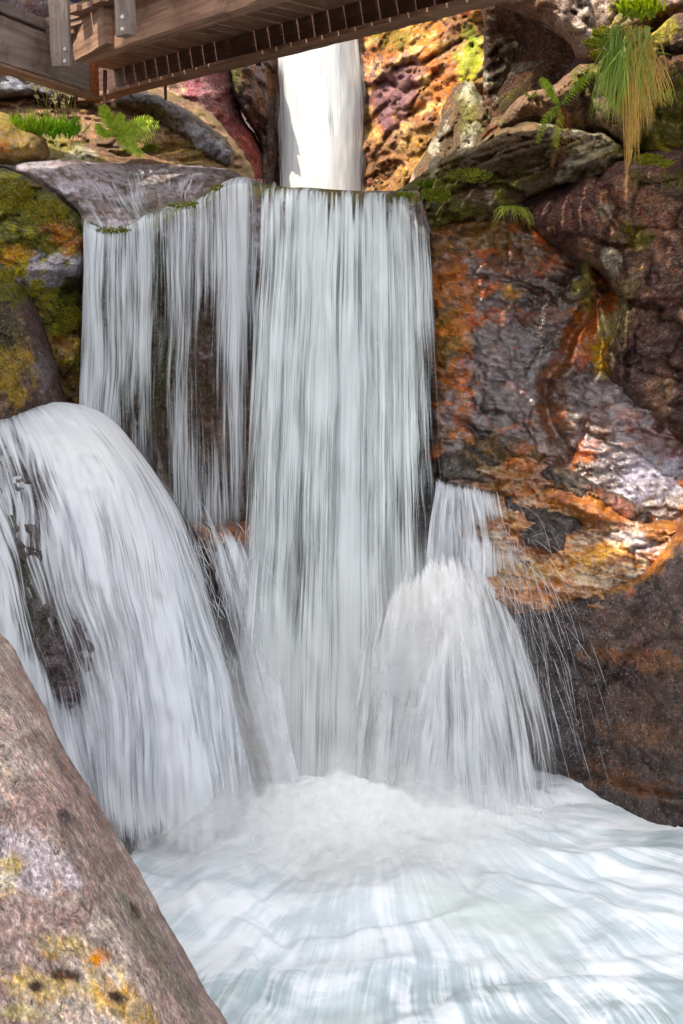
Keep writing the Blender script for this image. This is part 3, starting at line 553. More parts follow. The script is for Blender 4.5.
# ------------------------------------------------------------------ water
def aerated(b, k=.75):
    """white water scatters light from all sides of the spray, so its shading leans towards the open sky"""
    g = b.n('ShaderNodeNewGeometry').outputs['Normal']; a1 = b.n('ShaderNodeVectorMath', operation='SCALE'); b.put(a1.inputs[0], g); a1.inputs['Scale'].default_value = 1 - k * .5
    a2 = b.n('ShaderNodeVectorMath', operation='ADD'); b.put(a2.inputs[0], a1.outputs[0]); a2.inputs[1].default_value = (0, 0, k)
    a3 = b.n('ShaderNodeVectorMath', operation='NORMALIZE'); b.put(a3.inputs[0], a2.outputs[0]); return a3.outputs[0]
def water_mat(name, wobble=.06, K=55., k=.55, soft=.16, tint=(.80, .86, .92), dark=(.30, .36, .38), amax=.96, fineness=1.0, var=.5, sheen=.2, patch=.5, trans=.35):
    m, nt = newmat(name); b = NB(nt)
    uv = b.n('ShaderNodeUVMap', uv_map='flow').outputs[0]
    at = b.n('ShaderNodeAttribute', attribute_name='Col')
    sep = b.n('ShaderNodeSeparateColor'); b.put(sep.inputs[0], at.outputs['Color'])
    dens, soften = sep.outputs[0], sep.outputs[1]
    wob = b.noise(b.mapping(uv, (4, .9, 1)), 1.0, 1)
    nP = b.noise(b.mapping(uv, (5, .9, 1), loc=(5, 2, 8)), 1.0, 2, .6)
    off = b.n('ShaderNodeCombineXYZ'); b.put(off.inputs[0], b.math('MULTIPLY', b.math('SUBTRACT', wob, .5), wobble))
    va = b.n('ShaderNodeVectorMath', operation='ADD'); b.put(va.inputs[0], uv); b.put(va.inputs[1], off.outputs[0])
    uv2 = va.outputs[0]
    nA = b.noise(b.mapping(uv2, (K * .22, k * .6, 1)), 1.0, 1, .6)
    nB = b.noise(b.mapping(uv2, (K, k * 1.4, 1), loc=(3, 7, 2)), 1.0, 2, .65)
    nC = b.noise(b.mapping(uv2, (K * 3.6 * fineness, k * 5.0, 1), loc=(9, 1, 4)), 1.0, 2, .7)
    s = b.math('ADD', b.math('MULTIPLY', nA, .22), b.math('ADD', b.math('MULTIPLY', nB, .42), b.math('MULTIPLY', nC, .36)))
    s = b.ramp(s, .36, .64)
    s = b.math('ADD', b.math('MULTIPLY', s, .8), b.math('MULTIPLY', b.ramp(nP, .3, .7), patch))
    s = b.math('SUBTRACT', s, .5 * patch - .1)
    a = b.math('SUBTRACT', b.math('ADD', s, b.math('MULTIPLY', dens, 1.5)), 1.1)
    a = b.ramp(a, -soft, soft + .45)
    edge = b.ramp(dens, .0, .12)
    a = b.math('MULTIPLY', b.math('MULTIPLY', a, edge), amax)
    # colour of the water itself: dense white aerated threads between clearer ones
    t = b.math('ADD', b.math('MULTIPLY', nA, .3), b.math('ADD', b.math('MULTIPLY', nP, .15), b.math('ADD', b.math('MULTIPLY', nB, .3), b.math('MULTIPLY', nC, .25))))
    t = b.ramp(t, .5 - var * .35, .5 + var * .22)
    c = b.mix(t, dark, tint)
    c = b.mix(soften, c, (.97, .97, .97))
    di = b.n('ShaderNodeBsdfDiffuse'); b.put(di.inputs[0], c)
    tr = b.n('ShaderNodeBsdfTranslucent'); b.put(tr.inputs[0], c)
    mx = b.n('ShaderNodeMixShader'); mx.inputs[0].default_value = trans; nt.links.new(di.outputs[0], mx.inputs[1]); nt.links.new(tr.outputs[0], mx.inputs[2])
    gl = b.n('ShaderNodeBsdfGlossy'); gl.inputs['Roughness'].default_value = .35
    for x in (di, tr): b.put(x.inputs['Normal'], aerated(b))
    m2 = b.n('ShaderNodeMixShader'); m2.inputs[0].default_value = sheen * .4; nt.links.new(mx.outputs[0], m2.inputs[1]); nt.links.new(gl.outputs[0], m2.inputs[2])
    tp = b.n('ShaderNodeBsdfTransparent')
    m3 = b.n('ShaderNodeMixShader'); b.put(m3.inputs[0], a); nt.links.new(tp.outputs[0], m3.inputs[1]); nt.links.new(m2.outputs[0], m3.inputs[2])
    o = b.n('ShaderNodeOutputMaterial'); nt.links.new(m3.outputs[0], o.inputs[0])
    return m

def resample(pl, n):
    p = smooth_poly(pl, 10, False)
    d = np.r_[0, np.cumsum(np.hypot(np.diff(p[:, 0]), np.diff(p[:, 1])) + 40 * np.abs(np.diff(p[:, 2])))]
    t = np.linspace(0, d[-1], n)
    return np.stack([np.interp(t, d, p[:, i]) for i in range(3)], -1)

def sheet(name, lines, mat, dens, layers=3, nu=120, nv=140, gap=.05, wav=.02, seed=0, soften=None, wid=None):
    """water following the given flow lines; layers of it lie one behind the other"""
    L = np.stack([resample(l, nv) for l in lines])          # (m,nv,3)
    m = len(lines); uu = np.linspace(0, m - 1, nu); i = np.clip(np.floor(uu).astype(int), 0, m - 2); f = (uu - i)
    a, b_, c, d = L[np.clip(i - 1, 0, m - 1)], L[i], L[i + 1], L[np.clip(i + 2, 0, m - 1)]
    t = f[:, None, None]
    G = .5 * ((2 * b_) + (-a + c) * t + (2 * a - 5 * b_ + 4 * c - d) * t ** 2 + (-a + 3 * b_ - 3 * c + d) * t ** 3)   # nu,nv,3
    Vs, Qs, Cs, UVs = [], [], [], []
    width = wid or np.linalg.norm(PP(*G[-1, nv // 2]) - PP(*G[0, nv // 2]))
    for l in range(layers):
        px, py, Y = G[..., 0], G[..., 1], G[..., 2] + l * gap
        P0 = PP(px, py, Y)
        q = P0 * np.array([1, 1, .25]) * 7 + l * 9.1 + seed
        Y2 = Y - wav * fbm(q, 3, seed + l) - wav * .4 * vnoise(P0 * np.array([30, 30, 1.5]) + l, seed)
        V = PP(px + 1.5 * vnoise(P0 * 4 + l * 5, seed + 3) * (l > 0), py, Y2)
        dv = np.linalg.norm(np.diff(P0, axis=1), axis=2); vlen = np.concatenate([np.zeros((nu, 1)), np.cumsum(dv, 1)], 1)
        vlen = np.broadcast_to(vlen.mean(0), vlen.shape)
        U = np.broadcast_to(np.linspace(0, width, nu)[:, None] + l * 13.7 + seed * 3.3, vlen.shape)
        de = np.clip(dens(px, py, np.broadcast_to(np.linspace(0, 1, nu)[:, None], px.shape), np.broadcast_to(np.linspace(0, 1, nv)[None], px.shape)), 0, 1.3)
        so = soften(px, py) if soften else 0 * px
        off = l * nu * nv
        ii = (np.arange(nu - 1)[:, None] * nv + np.arange(nv - 1)[None]).ravel() + off
        Qs.append(np.stack([ii, ii + 1, ii + nv + 1, ii + nv], -1)); Vs.append(V.reshape(-1, 3)); UVs.append(np.stack([U, vlen], -1).reshape(-1, 2))
        Cs.append(np.stack([de, so, 0 * de, 1 + 0 * de], -1).reshape(-1, 4))
    V = np.concatenate(Vs); Q = np.concatenate(Qs); me = npmesh(name, V, Q); UV = np.concatenate(UVs)
    set_col(me, np.concatenate(Cs))
    ul = me.uv_layers.new(name='flow')
    li = np.empty(len(me.loops), np.int32); me.loops.foreach_get('vertex_index', li)
    ul.data.foreach_set('uv', UV[li].astype(np.float32).ravel())
    o = link(name, me, mat); recenter(o)
    return o
def G2(px, py, cx, cy, rx, ry, rot=0):
    a = R(rot); dx = px - cx; dy = py - cy
    x = (dx * math.cos(a) + dy * math.sin(a)) / rx; y = (-dx * math.sin(a) + dy * math.cos(a)) / ry
    return np.exp(-(x * x + y * y))

def wn(u, f, sd): return vnoise(np.stack([u * f, 0 * u, 0 * u], -1), sd)
WM_main = water_mat('falling_water', .05, K=56, k=.32, tint=(.90, .96, .98), dark=(.36, .44, .45), var=.40, patch=.7)
WM_veil = water_mat('thin_falling_water', .08, K=40, k=.4, soft=.22, tint=(.86, .91, .96), dark=(.44, .50, .56), var=.7, amax=.85)
WM_casc = water_mat('cascading_water', .16, K=38, k=.5, soft=.16, tint=(.92, .95, 1.), dark=(.54, .58, .66), var=.5, patch=.8)
WM_up = water_mat('sunlit_falling_water', K=20, k=.4, soft=.2, tint=(.80, .80, .79), dark=(.25, .28, .32), var=.6, trans=.5)
WM_film = water_mat('water_film', .02, K=60, k=.8, soft=.2, tint=(.78, .80, .86), dark=(.40, .40, .46), amax=.8)

# upper fall
o = sheet('waterfall', [[(272, -60, 12.9), (272, 30, 12.75), (274, 110, 12.6), (277, 215, 12.4)], [(300, -60, 12.8), (300, 30, 12.6), (300, 110, 12.4), (302, 215, 12.2)], [(338, -60, 12.8), (338, 30, 12.6), (342, 110, 12.4), (340, 215, 12.2)], [(362, -60, 12.9), (364, 30, 12.75), (370, 110, 12.6), (366, 215, 12.4)]],
          WM_up, lambda px, py, u, v: 1.05 * sstep(-.03, .22, u + .05 * wn(v, 6, 51)) * sstep(1.03, .76, u + .05 * wn(v, 6, 52)) - .25 * G2(px, py, 330, 120, 10, 20), layers=3, nu=50, nv=90, gap=.08, wav=.008, seed=3,
          soften=lambda px, py: np.clip(sstep(60, 170, py) * .5, 0, 1))
tag(o, 'narrow bright sunlit waterfall far back beyond the bridge', 'waterfall')
# main curtain, thrown from the lip: a fall with two parts
root = empty('waterfall', P1(270, 800, 6.5)); tag(root, 'wide blue-white curtain of water pouring straight off the slab lip into the pool', 'waterfall')
xs_top = [263, 292, 322, 348, 374, 398, 418, 426]
xs_bot = [226, 266, 305, 340, 374, 408, 444, 470]
lines = []
for a, b_ in zip(xs_top, xs_bot):
    yt = 188 + (a - 270) * .06
    lines.append([(a + 1, yt - 2, 7.25), (a, yt + 1, 7.08), (a - .5 + (b_ - a) * .02, yt + 12, 6.98), (a + (b_ - a) * .18, 300, 6.84), (a + (b_ - a) * .45, 480, 6.70), (a + (b_ - a) * .75, 660, 6.58), (b_, 840, 6.46)])
def d_main(px, py, u, v):
    d = .66 + .26 * sstep(480, 740, py) + .16 * G2(px, py, 330, 330, 40, 160) + .10 * G2(px, py, 400, 260, 22, 160)
    d = d - .20 * G2(px, py, 372, 480, 8, 90) - .24 * G2(px, py, 424, 520, 20, 60) - .14 * G2(px, py, 300, 560, 9, 120) - .14 * G2(px, py, 345, 210, 16, 10) - .10 * G2(px, py, 360, 300, 6, 90)
    e = wn(v, 5, 12); e2 = wn(v, 6, 8)
    d = d * sstep(-.04, .13, u + .04 * e) ** .7 * (1 - .85 * sstep(.70, 1.0, u + .12 * e2)) * sstep(1.0, .97, u)
    d = d * (.25 + .75 * sstep(.0, .05, v + .03 * wn(u, 26, 3) + .02 * wn(u, 80, 4)))
    return d * sstep(858, 800, py + 14 * wn(u, 20, 31))
curtain_root = root
p = sheet('curtain', lines, WM_main, d_main, layers=3, nu=230, nv=160, gap=.06, wav=.02, seed=1, soften=lambda px, py: .7 * sstep(440, 800, py)); setp(p, root)
xs_top = [83, 92, 108, 128, 146, 165, 185, 204, 222, 238, 256, 275]
yl = [222, 226, 231, 228, 218, 212, 208, 200, 187, 182, 184, 188]
xs_bot = [78, 88, 104, 126, 146, 160, 182, 202, 222, 238, 256, 268]
lines = []
for a, b_, yt in zip(xs_top, xs_bot, yl):
    yb = 560 if a > 150 else 500
    lines.append([(a + 2, yt - 5, 7.35), (a, yt, 7.09), (a, yt + 14, 7.0), (a + (b_ - a) * .3, 320, 6.94), (b_, 420, 6.90), (b_ + 2, yb, 6.84)])
def d_veil(px, py, u, v):
    d = .33 + 0 * px
    d = d + .45 * G2(px, py, 88, 330, 13, 200) + .22 * G2(px, py, 108, 330, 12, 260) + .16 * G2(px, py, 134, 260, 20, 90) + .1 * G2(px, py, 140, 360, 8, 160)
    d = d + .20 * G2(px, py, 236, 260, 26, 150) + .12 * G2(px, py, 190, 240, 26, 60) + .14 * G2(px, py, 175, 420, 10, 100) + .14 * G2(px, py, 238, 420, 9, 150)
    d = d - .15 * G2(px, py, 157, 300, 9, 140) - .14 * G2(px, py, 205, 380, 16, 80) - .34 * G2(px, py, 266, 270, 5, 110) - .10 * G2(px, py, 118, 400, 8, 60)
    d = d + .10 * sstep(440, 560, py)
    return d * sstep(0, .02, u) * sstep(560, 500, py)
p = sheet('thin_veil', lines, WM_veil, d_veil, layers=2, nu=260, nv=110, gap=.05, wav=.015, seed=2); setp(p, root)

# burst of white water right of the curtain
root = empty('waterfall', P1(450, 830, 6.4)); tag(root, 'spreading white burst of water fanning off the rock step at the curtain side', 'cascade')
fan = [[(350, 640, 6.60), (342, 700, 6.48), (336, 780, 6.40), (332, 850, 6.36)],
       [(372, 604, 6.60), (358, 670, 6.48), (350, 760, 6.38), (344, 850, 6.34)],
       [(396, 574, 6.60), (384, 650, 6.46), (376, 750, 6.35), (372, 850, 6.30)],
       [(420, 548, 6.60), (412, 640, 6.42), (408, 750, 6.30), (406, 850, 6.26)],
       [(440, 534, 6.62), (446, 620, 6.40), (452, 740, 6.27), (456, 850, 6.22)],
       [(456, 534, 6.64), (476, 612, 6.44), (494, 730, 6.30), (504, 850, 6.22)],
       [(468, 548, 6.68), (502, 612, 6.52), (528, 730, 6.36), (542, 850, 6.28)],
       [(476, 566, 6.72), (520, 630, 6.58), (552, 740, 6.42), (570, 850, 6.32)]]
def d_fan(px, py, u, v):
    d = .84 - .16 * u + .5 * G2(px, py, 405, 568, 60, 26, -41) + .3 * G2(px, py, 446, 600, 26, 60) + .2 * G2(px, py, 380, 660, 40, 60)
    d = d - .14 * G2(px, py, 470, 690, 10, 60, -8) - .12 * G2(px, py, 395, 740, 10, 60) - .1 * G2(px, py, 500, 760, 14, 50, -8)
    e = wn(u, 16, 5); e2 = wn(u, 50, 6)
    return d * sstep(-.02, .45, u + .06 * e) * (1 - .7 * sstep(.6, 1.0, u + .05 * e)) * sstep(0, .16, v + .05 * e + .03 * e2) * sstep(862, 790, py + 14 * wn(u, 14, 33))
p = sheet('fan', fan, WM_casc, d_fan, layers=3, nu=170, nv=130, gap=.05, wav=.03, seed=4, soften=lambda px, py: np.clip(.3 + G2(px, py, 405, 572, 70, 34, -41) + .5 * G2(px, py, 446, 620, 40, 60) + .4 * sstep(740, 830, py), 0, 1)); setp(p, root)
fan2 = [[(452 + k * 2.2, 606 + abs(k) * 2.5, 6.40), (452 + k * 7, 640 + abs(k) * 2, 6.30), (452 + k * 14, 730, 6.20), (452 + k * 19, 850, 6.14)] for k in (-4.6, -3, -1.5, 0, 1.5, 3, 4.9)]
p = sheet('lower_fan', fan2, WM_casc, lambda px, py, u, v: (.58 + .3 * G2(px, py, 452, 640, 34, 26)) * sstep(0, .25, u) * sstep(1, .75, u) * sstep(0, .3, v + .08 * wn(u, 18, 9)) * sstep(862, 790, py), layers=1, nu=130, nv=100, gap=.05, wav=.03, seed=14, soften=lambda px, py: np.clip(.8 * G2(px, py, 452, 640, 50, 40), 0, 1)); setp(p, root)
sp = [[(434, 474, 7.0), (436, 488, 6.9), (428, 540, 6.78), (418, 660, 6.6)], [(452, 478, 6.98), (455, 492, 6.88), (454, 550, 6.74), (450, 670, 6.52)], [(475, 481, 6.96), (480, 496, 6.86), (490, 550, 6.74), (500, 670, 6.54)], [(497, 485, 6.94), (505, 500, 6.84), (518, 550, 6.76), (536, 670, 6.58)]]
p = sheet('side_spill', sp, WM_casc, lambda px, py, u, v: (.84 - .36 * u + .1 * G2(px, py, 460, 490, 14, 12)) * sstep(0, .1, v) * sstep(1, .6, v) * sstep(1.02, .5, u + .14 * vnoise(np.stack([v * 7, 0 * v, 0 * v], -1), 2)), layers=3, nu=60, nv=60, gap=.04, wav=.03, seed=5); setp(p, root)

# left cascade
root = empty('waterfall', P1(120, 840, 5.8)); tag(root, 'rounded white cascade sweeping over the big boulder at the left', 'cascade')
cas = [[(-60, 425, 6.75), (-46, 440, 6.5), (-30, 520, 6.1), (-14, 600, 5.9), (-10, 700, 5.8), (0, 850, 5.7)],
       [(-30, 410, 6.8), (-14, 424, 6.5), (10, 500, 6.12), (30, 600, 5.95), (60, 700, 5.8), (86, 858, 5.65)],
       [(0, 405, 6.85), (20, 418, 6.55), (60, 500, 6.15), (86, 600, 5.96), (110, 700, 5.8), (124, 862, 5.62)],
       [(28, 402, 6.88), (54, 414, 6.6), (100, 490, 6.2), (130, 600, 5.98), (146, 700, 5.82), (156, 866, 5.62)],
       [(54, 401, 6.9), (84, 414, 6.65), (136, 490, 6.25), (168, 600, 6.02), (186, 700, 5.86), (198, 862, 5.66)],
       [(78, 404, 6.92), (106, 420, 6.7), (160, 500, 6.35), (198, 610, 6.1), (222, 710, 5.95), (236, 856, 5.75)],
       [(92, 408, 6.95), (124, 432, 6.78), (184, 520, 6.5), (222, 640, 6.25), (252, 740, 6.1), (272, 850, 5.9)],
       [(100, 412, 7.0), (136, 446, 6.84), (198, 540, 6.62), (238, 670, 6.4), (272, 770, 6.25), (300, 850, 6.05)]]
def d_cas(px, py, u, v):
    d = .70 + .22 * G2(px, py, 120, 470, 90, 60) + .16 * G2(px, py, 150, 560, 40, 120) + .2 * G2(px, py, 90, 430, 60, 26) + .14 * G2(px, py, 180, 780, 60, 70)
    d = d - .34 * G2(px, py, 24, 560, 26, 90, -12) - .26 * G2(px, py, 40, 490, 30, 30) - .20 * G2(px, py, 90, 690, 26, 70, -10) - .1 * G2(px, py, 130, 560, 5, 120, -18) - .2 * G2(px, py, 200, 560, 12, 60, -20)
    d = d - .28 * G2(px, py, 228, 770, 18, 50, -10) - .1 * G2(px, py, 250, 690, 18, 50, -20) - .22 * G2(px, py, 50, 640, 14, 70, -14)
    d = d - .16 * sstep(.76, .88, u) * sstep(450, 500, py)
    d = d + .22 * G2(px, py, 236, 742, 30, 7, 55)
    return d * (1 - .8 * sstep(.62, .98, u + .07 * wn(v, 7, 21))) * sstep(1, .95, u) * sstep(0, .04, v) * sstep(870, 815, py + 12 * wn(u, 16, 32))
p = sheet('main_flow', cas, WM_casc, d_cas, layers=3, nu=210, nv=150, gap=.05, wav=.018, seed=6, soften=lambda px, py: np.clip(.7 * G2(px, py, 110, 440, 90, 50) + .3 * G2(px, py, 150, 540, 60, 90) + .4 * sstep(760, 840, py), 0, 1)); setp(p, root)
mid = [[(160, 440, 6.86), (180, 480, 6.78), (206, 560, 6.62), (240, 680, 6.42), (268, 800, 6.3)], [(190, 480, 6.85), (212, 520, 6.78), (236, 600, 6.66), (262, 700, 6.45), (286, 810, 6.3)], [(226, 520, 6.84), (240, 540, 6.76), (256, 610, 6.68), (274, 720, 6.45), (296, 815, 6.3)], [(262, 530, 6.84), (268, 560, 6.76), (274, 620, 6.68), (288, 730, 6.45), (310, 820, 6.3)]]
p = sheet('side_trickle', mid, WM_casc, lambda px, py, u, v: sstep(0, .35, u) * sstep(0, .2, v) * .62 + .12 * sstep(600, 760, py) - .2 * G2(px, py, 246, 620, 16, 50) - .2 * G2(px, py, 240, 528, 30, 10) + .2 * G2(px, py, 258, 548, 5, 30, -20) - .0 * u, layers=3, nu=80, nv=90, gap=.04, wav=.03, seed=7); setp(p, root)
fl = [[(-60, 500, 5.5), (-20, 560, 5.3), (6, 640, 5.2), (24, 760, 5.0)], [(-30, 500, 5.5), (4, 560, 5.3), (18, 640, 5.2), (34, 760, 5.0)]]

# film on the slab
fs = [[(-60, 160, 8.8), (0, 166, 8.2), (60, 196, 7.40), (84, 224, 7.08)], [(40, 163, 8.8), (60, 172, 8.2), (86, 200, 7.45), (104, 230, 7.06)], [(100, 165, 8.9), (110, 176, 8.2), (122, 204, 7.4), (134, 226, 7.07)], [(160, 166, 8.8), (164, 176, 8.0), (164, 198, 7.4), (168, 212, 7.1)], [(220, 170, 8.6), (214, 178, 7.9), (202, 192, 7.4), (204, 201, 7.14)]]

p = sheet('slab_film', fs, WM_film, lambda px, py, u, v: .36 * sstep(0, .1, u) * sstep(1, .9, u) * sstep(0, .2, v), layers=1, nu=120, nv=60, gap=.02, wav=.004, seed=9); setp(p, curtain_root)
# ------------------------------------------------------------------ pool
def pool():
    nx, ny = 460, 420
    xs = np.concatenate([np.linspace(-9, -2.6, 30, endpoint=False), np.linspace(-2.6, 3.2, nx), np.linspace(3.25, 9, 30)])
    ys = np.concatenate([np.linspace(-8, 3.7, 50, endpoint=False), np.linspace(3.7, 7.4, ny)])
    X, Y = np.meshgrid(xs, ys)
    # impact points of the falls
    imp = [(-.15, 6.3, .5, .13), (.65, 6.25, .5, .12), (-1.1, 5.65, .45, .07), (-.55, 6.1, .3, .08), (.2, 5.8, .7, .05)]
    Z = 0 * X
    for (a, b_, s, h) in imp: Z += h * np.exp(-((X - a) ** 2 + (Y - b_) ** 2) / s ** 2)
    r = np.hypot(X - .2, Y - 6.4); th = np.arctan2(Y - 6.4, X - .2)
    near = np.exp(-(r / 1.3) ** 2)
    p = np.stack([X, Y, 0 * X], -1)
    w = .5 * fbm(p * 1.1, 3, 55)[..., None] * np.array([1., .7, 0])
    q = (p + w) * np.array([1.0, 2.2, 1])
    Z += (.035 + .03 * near) * fbm(q * 1.3, 2, 50) + .022 * fbm(q * 2.3, 2, 60) + .02 * near * fbm(p * 9, 3, 61) + .003 * fbm(p * np.array([5, 9, 1]), 3, 62)
    # a standing roll of dark water at the front
    Z += .03 * np.exp(-((Y - (4.62 + .12 * np.sin(X * 2.3) - .10 * X)) / .10) ** 2)
    V = np.stack([X, Y, Z], -1).reshape(-1, 3)
    h, wd = X.shape; ii = (np.arange(h - 1)[:, None] * wd + np.arange(wd - 1)[None]).ravel()
    me = npmesh('water', V, np.stack([ii, ii + 1, ii + wd + 1, ii + wd], -1))
    foam = 1.05 * np.exp(-(np.maximum(r - .35, 0) / 1.25) ** 2) + .55 * np.exp(-((X + 1.1) ** 2 + (Y - 5.5) ** 2) / .5) + .56
    foam = foam - .30 * np.exp(-((Y - (4.5 + .12 * np.sin(X * 2.3) - .10 * X + .1 * fbm(p * 2, 2, 75))) / .15) ** 2) * sstep(-.25, .25, fbm(p * 1.7, 2, 76) + .12)
    foam = foam - .30 * np.exp(-((X - 1.75) / .7) ** 2 - ((Y - 5.9) / .35) ** 2) + .25 * np.exp(-((X - 1.3) / .5) ** 2 - ((Y - 6.3) / .2) ** 2)
    foam = foam - .06 * sstep(5.1, 4.3, Y)
    C = np.stack([np.clip(foam, 0, 1.2), near, 0 * X, 1 + 0 * X], -1).reshape(-1, 4)
    set_col(me, C)
    # flow coordinates run outward from the plunge
    u = th * 1.6 + .07 * fbm(p * 1.2, 2, 70); v = r + .25 * fbm(p * 1.4, 2, 71)
    ul = me.uv_layers.new(name='flow'); li = np.empty(len(me.loops), np.int32); me.loops.foreach_get('vertex_index', li)
    ul.data.foreach_set('uv', np.stack([u, v], -1).reshape(-1, 2)[li].astype(np.float32).ravel())
    m, nt = newmat('foaming_pool'); b = NB(nt)
    tc = b.n('ShaderNodeTexCoord').outputs['Object']; uv = b.n('ShaderNodeUVMap', uv_map='flow').outputs[0]
    at = b.n('ShaderNodeAttribute', attribute_name='Col'); sep = b.n('ShaderNodeSeparateColor'); b.put(sep.inputs[0], at.outputs['Color'])
    fo = sep.outputs[0]
    w1 = b.n('ShaderNodeTexNoise'); b.put(w1.inputs['Vector'], tc); w1.inputs['Scale'].default_value = 1.6; w1.inputs['Detail'].default_value = 3
    sv = b.n('ShaderNodeVectorMath', operation='SCALE'); b.put(sv.inputs[0], w1.outputs['Color']); sv.inputs['Scale'].default_value = .45
    ad = b.n('ShaderNodeVectorMath', operation='ADD'); b.put(ad.inputs[0], tc); b.put(ad.inputs[1], sv.outputs[0])
    n1 = b.noise(b.mapping(ad.outputs[0], (1.2, 2.6, 1)), 1.6, 4, .55, .2)
    n2 = b.noise(b.mapping(uv, (13, 1.0, 1)), 1.0, 3, .6, .1)
    n3 = b.noise(b.mapping(uv, (58, 1.7, 1)), 1.0, 3, .6, .0)
    n4 = b.noise(b.mapping(ad.outputs[0], (5, 14, 1), rot=(0, 0, R(12))), 1.2, 4, .6, .15)
    s = b.math('ADD', b.math('MULTIPLY', n1, .34), b.math('ADD', b.math('MULTIPLY', n2, .28), b.math('ADD', b.math('MULTIPLY', n4, .14), b.math('MULTIPLY', n3, .24))))
    s = b.ramp(s, .36, .64)
    f = b.ramp(b.math('ADD', b.math('MULTIPLY', s, 1.0), fo), .5, 1.65)
    c = b.mix(b.ramp(f, 0, .42), (.20, .26, .24), (.50, .56, .58))
    c = b.mix(b.ramp(f, .25, .8), c, (.80, .83, .86))
    c = b.mix(b.ramp(b.math('ADD', b.math('MULTIPLY', n2, .5), b.math('MULTIPLY', n1, .5)), .42, .58, .7, 0), c, (.46, .54, .58))
    green = b.math('MULTIPLY', b.ramp(b.noise(tc, 1.1, 3, .5), .5, .66), .45)
    c = b.mix(green, c, (.60, .67, .58))
    c = b.mix(b.ramp(sep.outputs[1], .35, .95, 0, .9), c, (.94, .94, .91))
    pr = b.n('ShaderNodeBsdfPrincipled'); b.put(pr.inputs['Base Color'], c); b.put(pr.inputs['Roughness'], b.ramp(f, 0, .6, .35, .95)); pr.inputs['Specular IOR Level'].default_value = .3
    bp = b.n('ShaderNodeBump'); bp.inputs['Strength'].default_value = .5; b.put(bp.inputs['Height'], b.math('ADD', b.math('MULTIPLY', n3, .008), b.math('MULTIPLY', n2, .014)))
    b.put(pr.inputs['Normal'], bp.outputs[0])
    oo = b.n('ShaderNodeOutputMaterial'); nt.links.new(pr.outputs[0], oo.inputs[0])
    o = link('water', me, m); tag(o, 'churning white and grey-green pool at the foot of the falls', kind='structure')
pool()

# ------------------------------------------------------------------ mist over the plunge and flung drops
def mist(name, c, rad, dens, label):
    bm = bmesh.new(); bmesh.ops.create_icosphere(bm, subdivisions=3, radius=1)
    bmesh.ops.scale(bm, vec=rad, verts=bm.verts)
    me = bpy.data.meshes.new(name); bm.to_mesh(me); bm.free()
    m, nt = newmat('spray_air'); b = NB(nt)
    tc = b.n('ShaderNodeTexCoord').outputs['Object']
    mp = b.mapping(tc, tuple(1 / r for r in rad))
    ln = b.n('ShaderNodeVectorMath', operation='LENGTH'); b.put(ln.inputs[0], mp)
    fall = b.ramp(ln.outputs['Value'], .15, 1.0, 1, 0)
    nz = b.ramp(b.noise(b.mapping(tc, (1, 1, .6)), 4.5, 3, .6, .3), .38, .66, .15, 1.5)
    d = b.math('MULTIPLY', b.math('MULTIPLY', b.math('POWER', fall, 1.6), nz), dens)
    vs = b.n('ShaderNodeVolumePrincipled'); vs.inputs['Color'].default_value = (.97, .98, 1, 1); vs.inputs['Anisotropy'].default_value = .2; b.put(vs.inputs['Density'], d)
    oo = b.n('ShaderNodeOutputMaterial'); nt.links.new(vs.outputs[0], oo.inputs['Volume'])
    o = link(name, me, m); o.location = c; tag(o, label, kind='stuff'); return o
def soft_mat():
    m, nt = newmat('drifting_spray'); b = NB(nt)
    uv = b.n('ShaderNodeUVMap', uv_map='flow').outputs[0]; tc = b.n('ShaderNodeTexCoord').outputs['Object']
    at = b.n('ShaderNodeAttribute', attribute_name='Col'); sep = b.n('ShaderNodeSeparateColor'); b.put(sep.inputs[0], at.outputs['Color'])
    n1 = b.ramp(b.noise(b.mapping(tc, (1, 1, .5)), 2.6, 3, .5, .3), .3, .7, .6, 1.1); n2 = b.ramp(b.noise(tc, 9, 3, .6), .3, .7, .8, 1.15)
    a = b.math('MULTIPLY', b.math('MULTIPLY', n1, n2), sep.outputs[0], clamp=True)
    di = b.n('ShaderNodeBsdfDiffuse'); di.inputs[0].default_value = (.96, .97, .97, 1); tr = b.n('ShaderNodeBsdfTranslucent'); tr.inputs[0].default_value = (.96, .97, .97, 1)
    for x in (di, tr): b.put(x.inputs['Normal'], aerated(b, 1.1))
    mx = b.n('ShaderNodeMixShader'); mx.inputs[0].default_value = .5; nt.links.new(di.outputs[0], mx.inputs[1]); nt.links.new(tr.outputs[0], mx.inputs[2])
    tp = b.n('ShaderNodeBsdfTransparent'); m3 = b.n('ShaderNodeMixShader'); b.put(m3.inputs[0], a); nt.links.new(tp.outputs[0], m3.inputs[1]); nt.links.new(mx.outputs[0], m3.inputs[2])
    o = b.n('ShaderNodeOutputMaterial'); nt.links.new(m3.outputs[0], o.inputs[0]); return m
WM_soft = soft_mat()
def el(u, v): return 1.12 * sstep(0, .25, u) * sstep(1, .75, u) * sstep(0, .45, v) * sstep(1, .5, v)
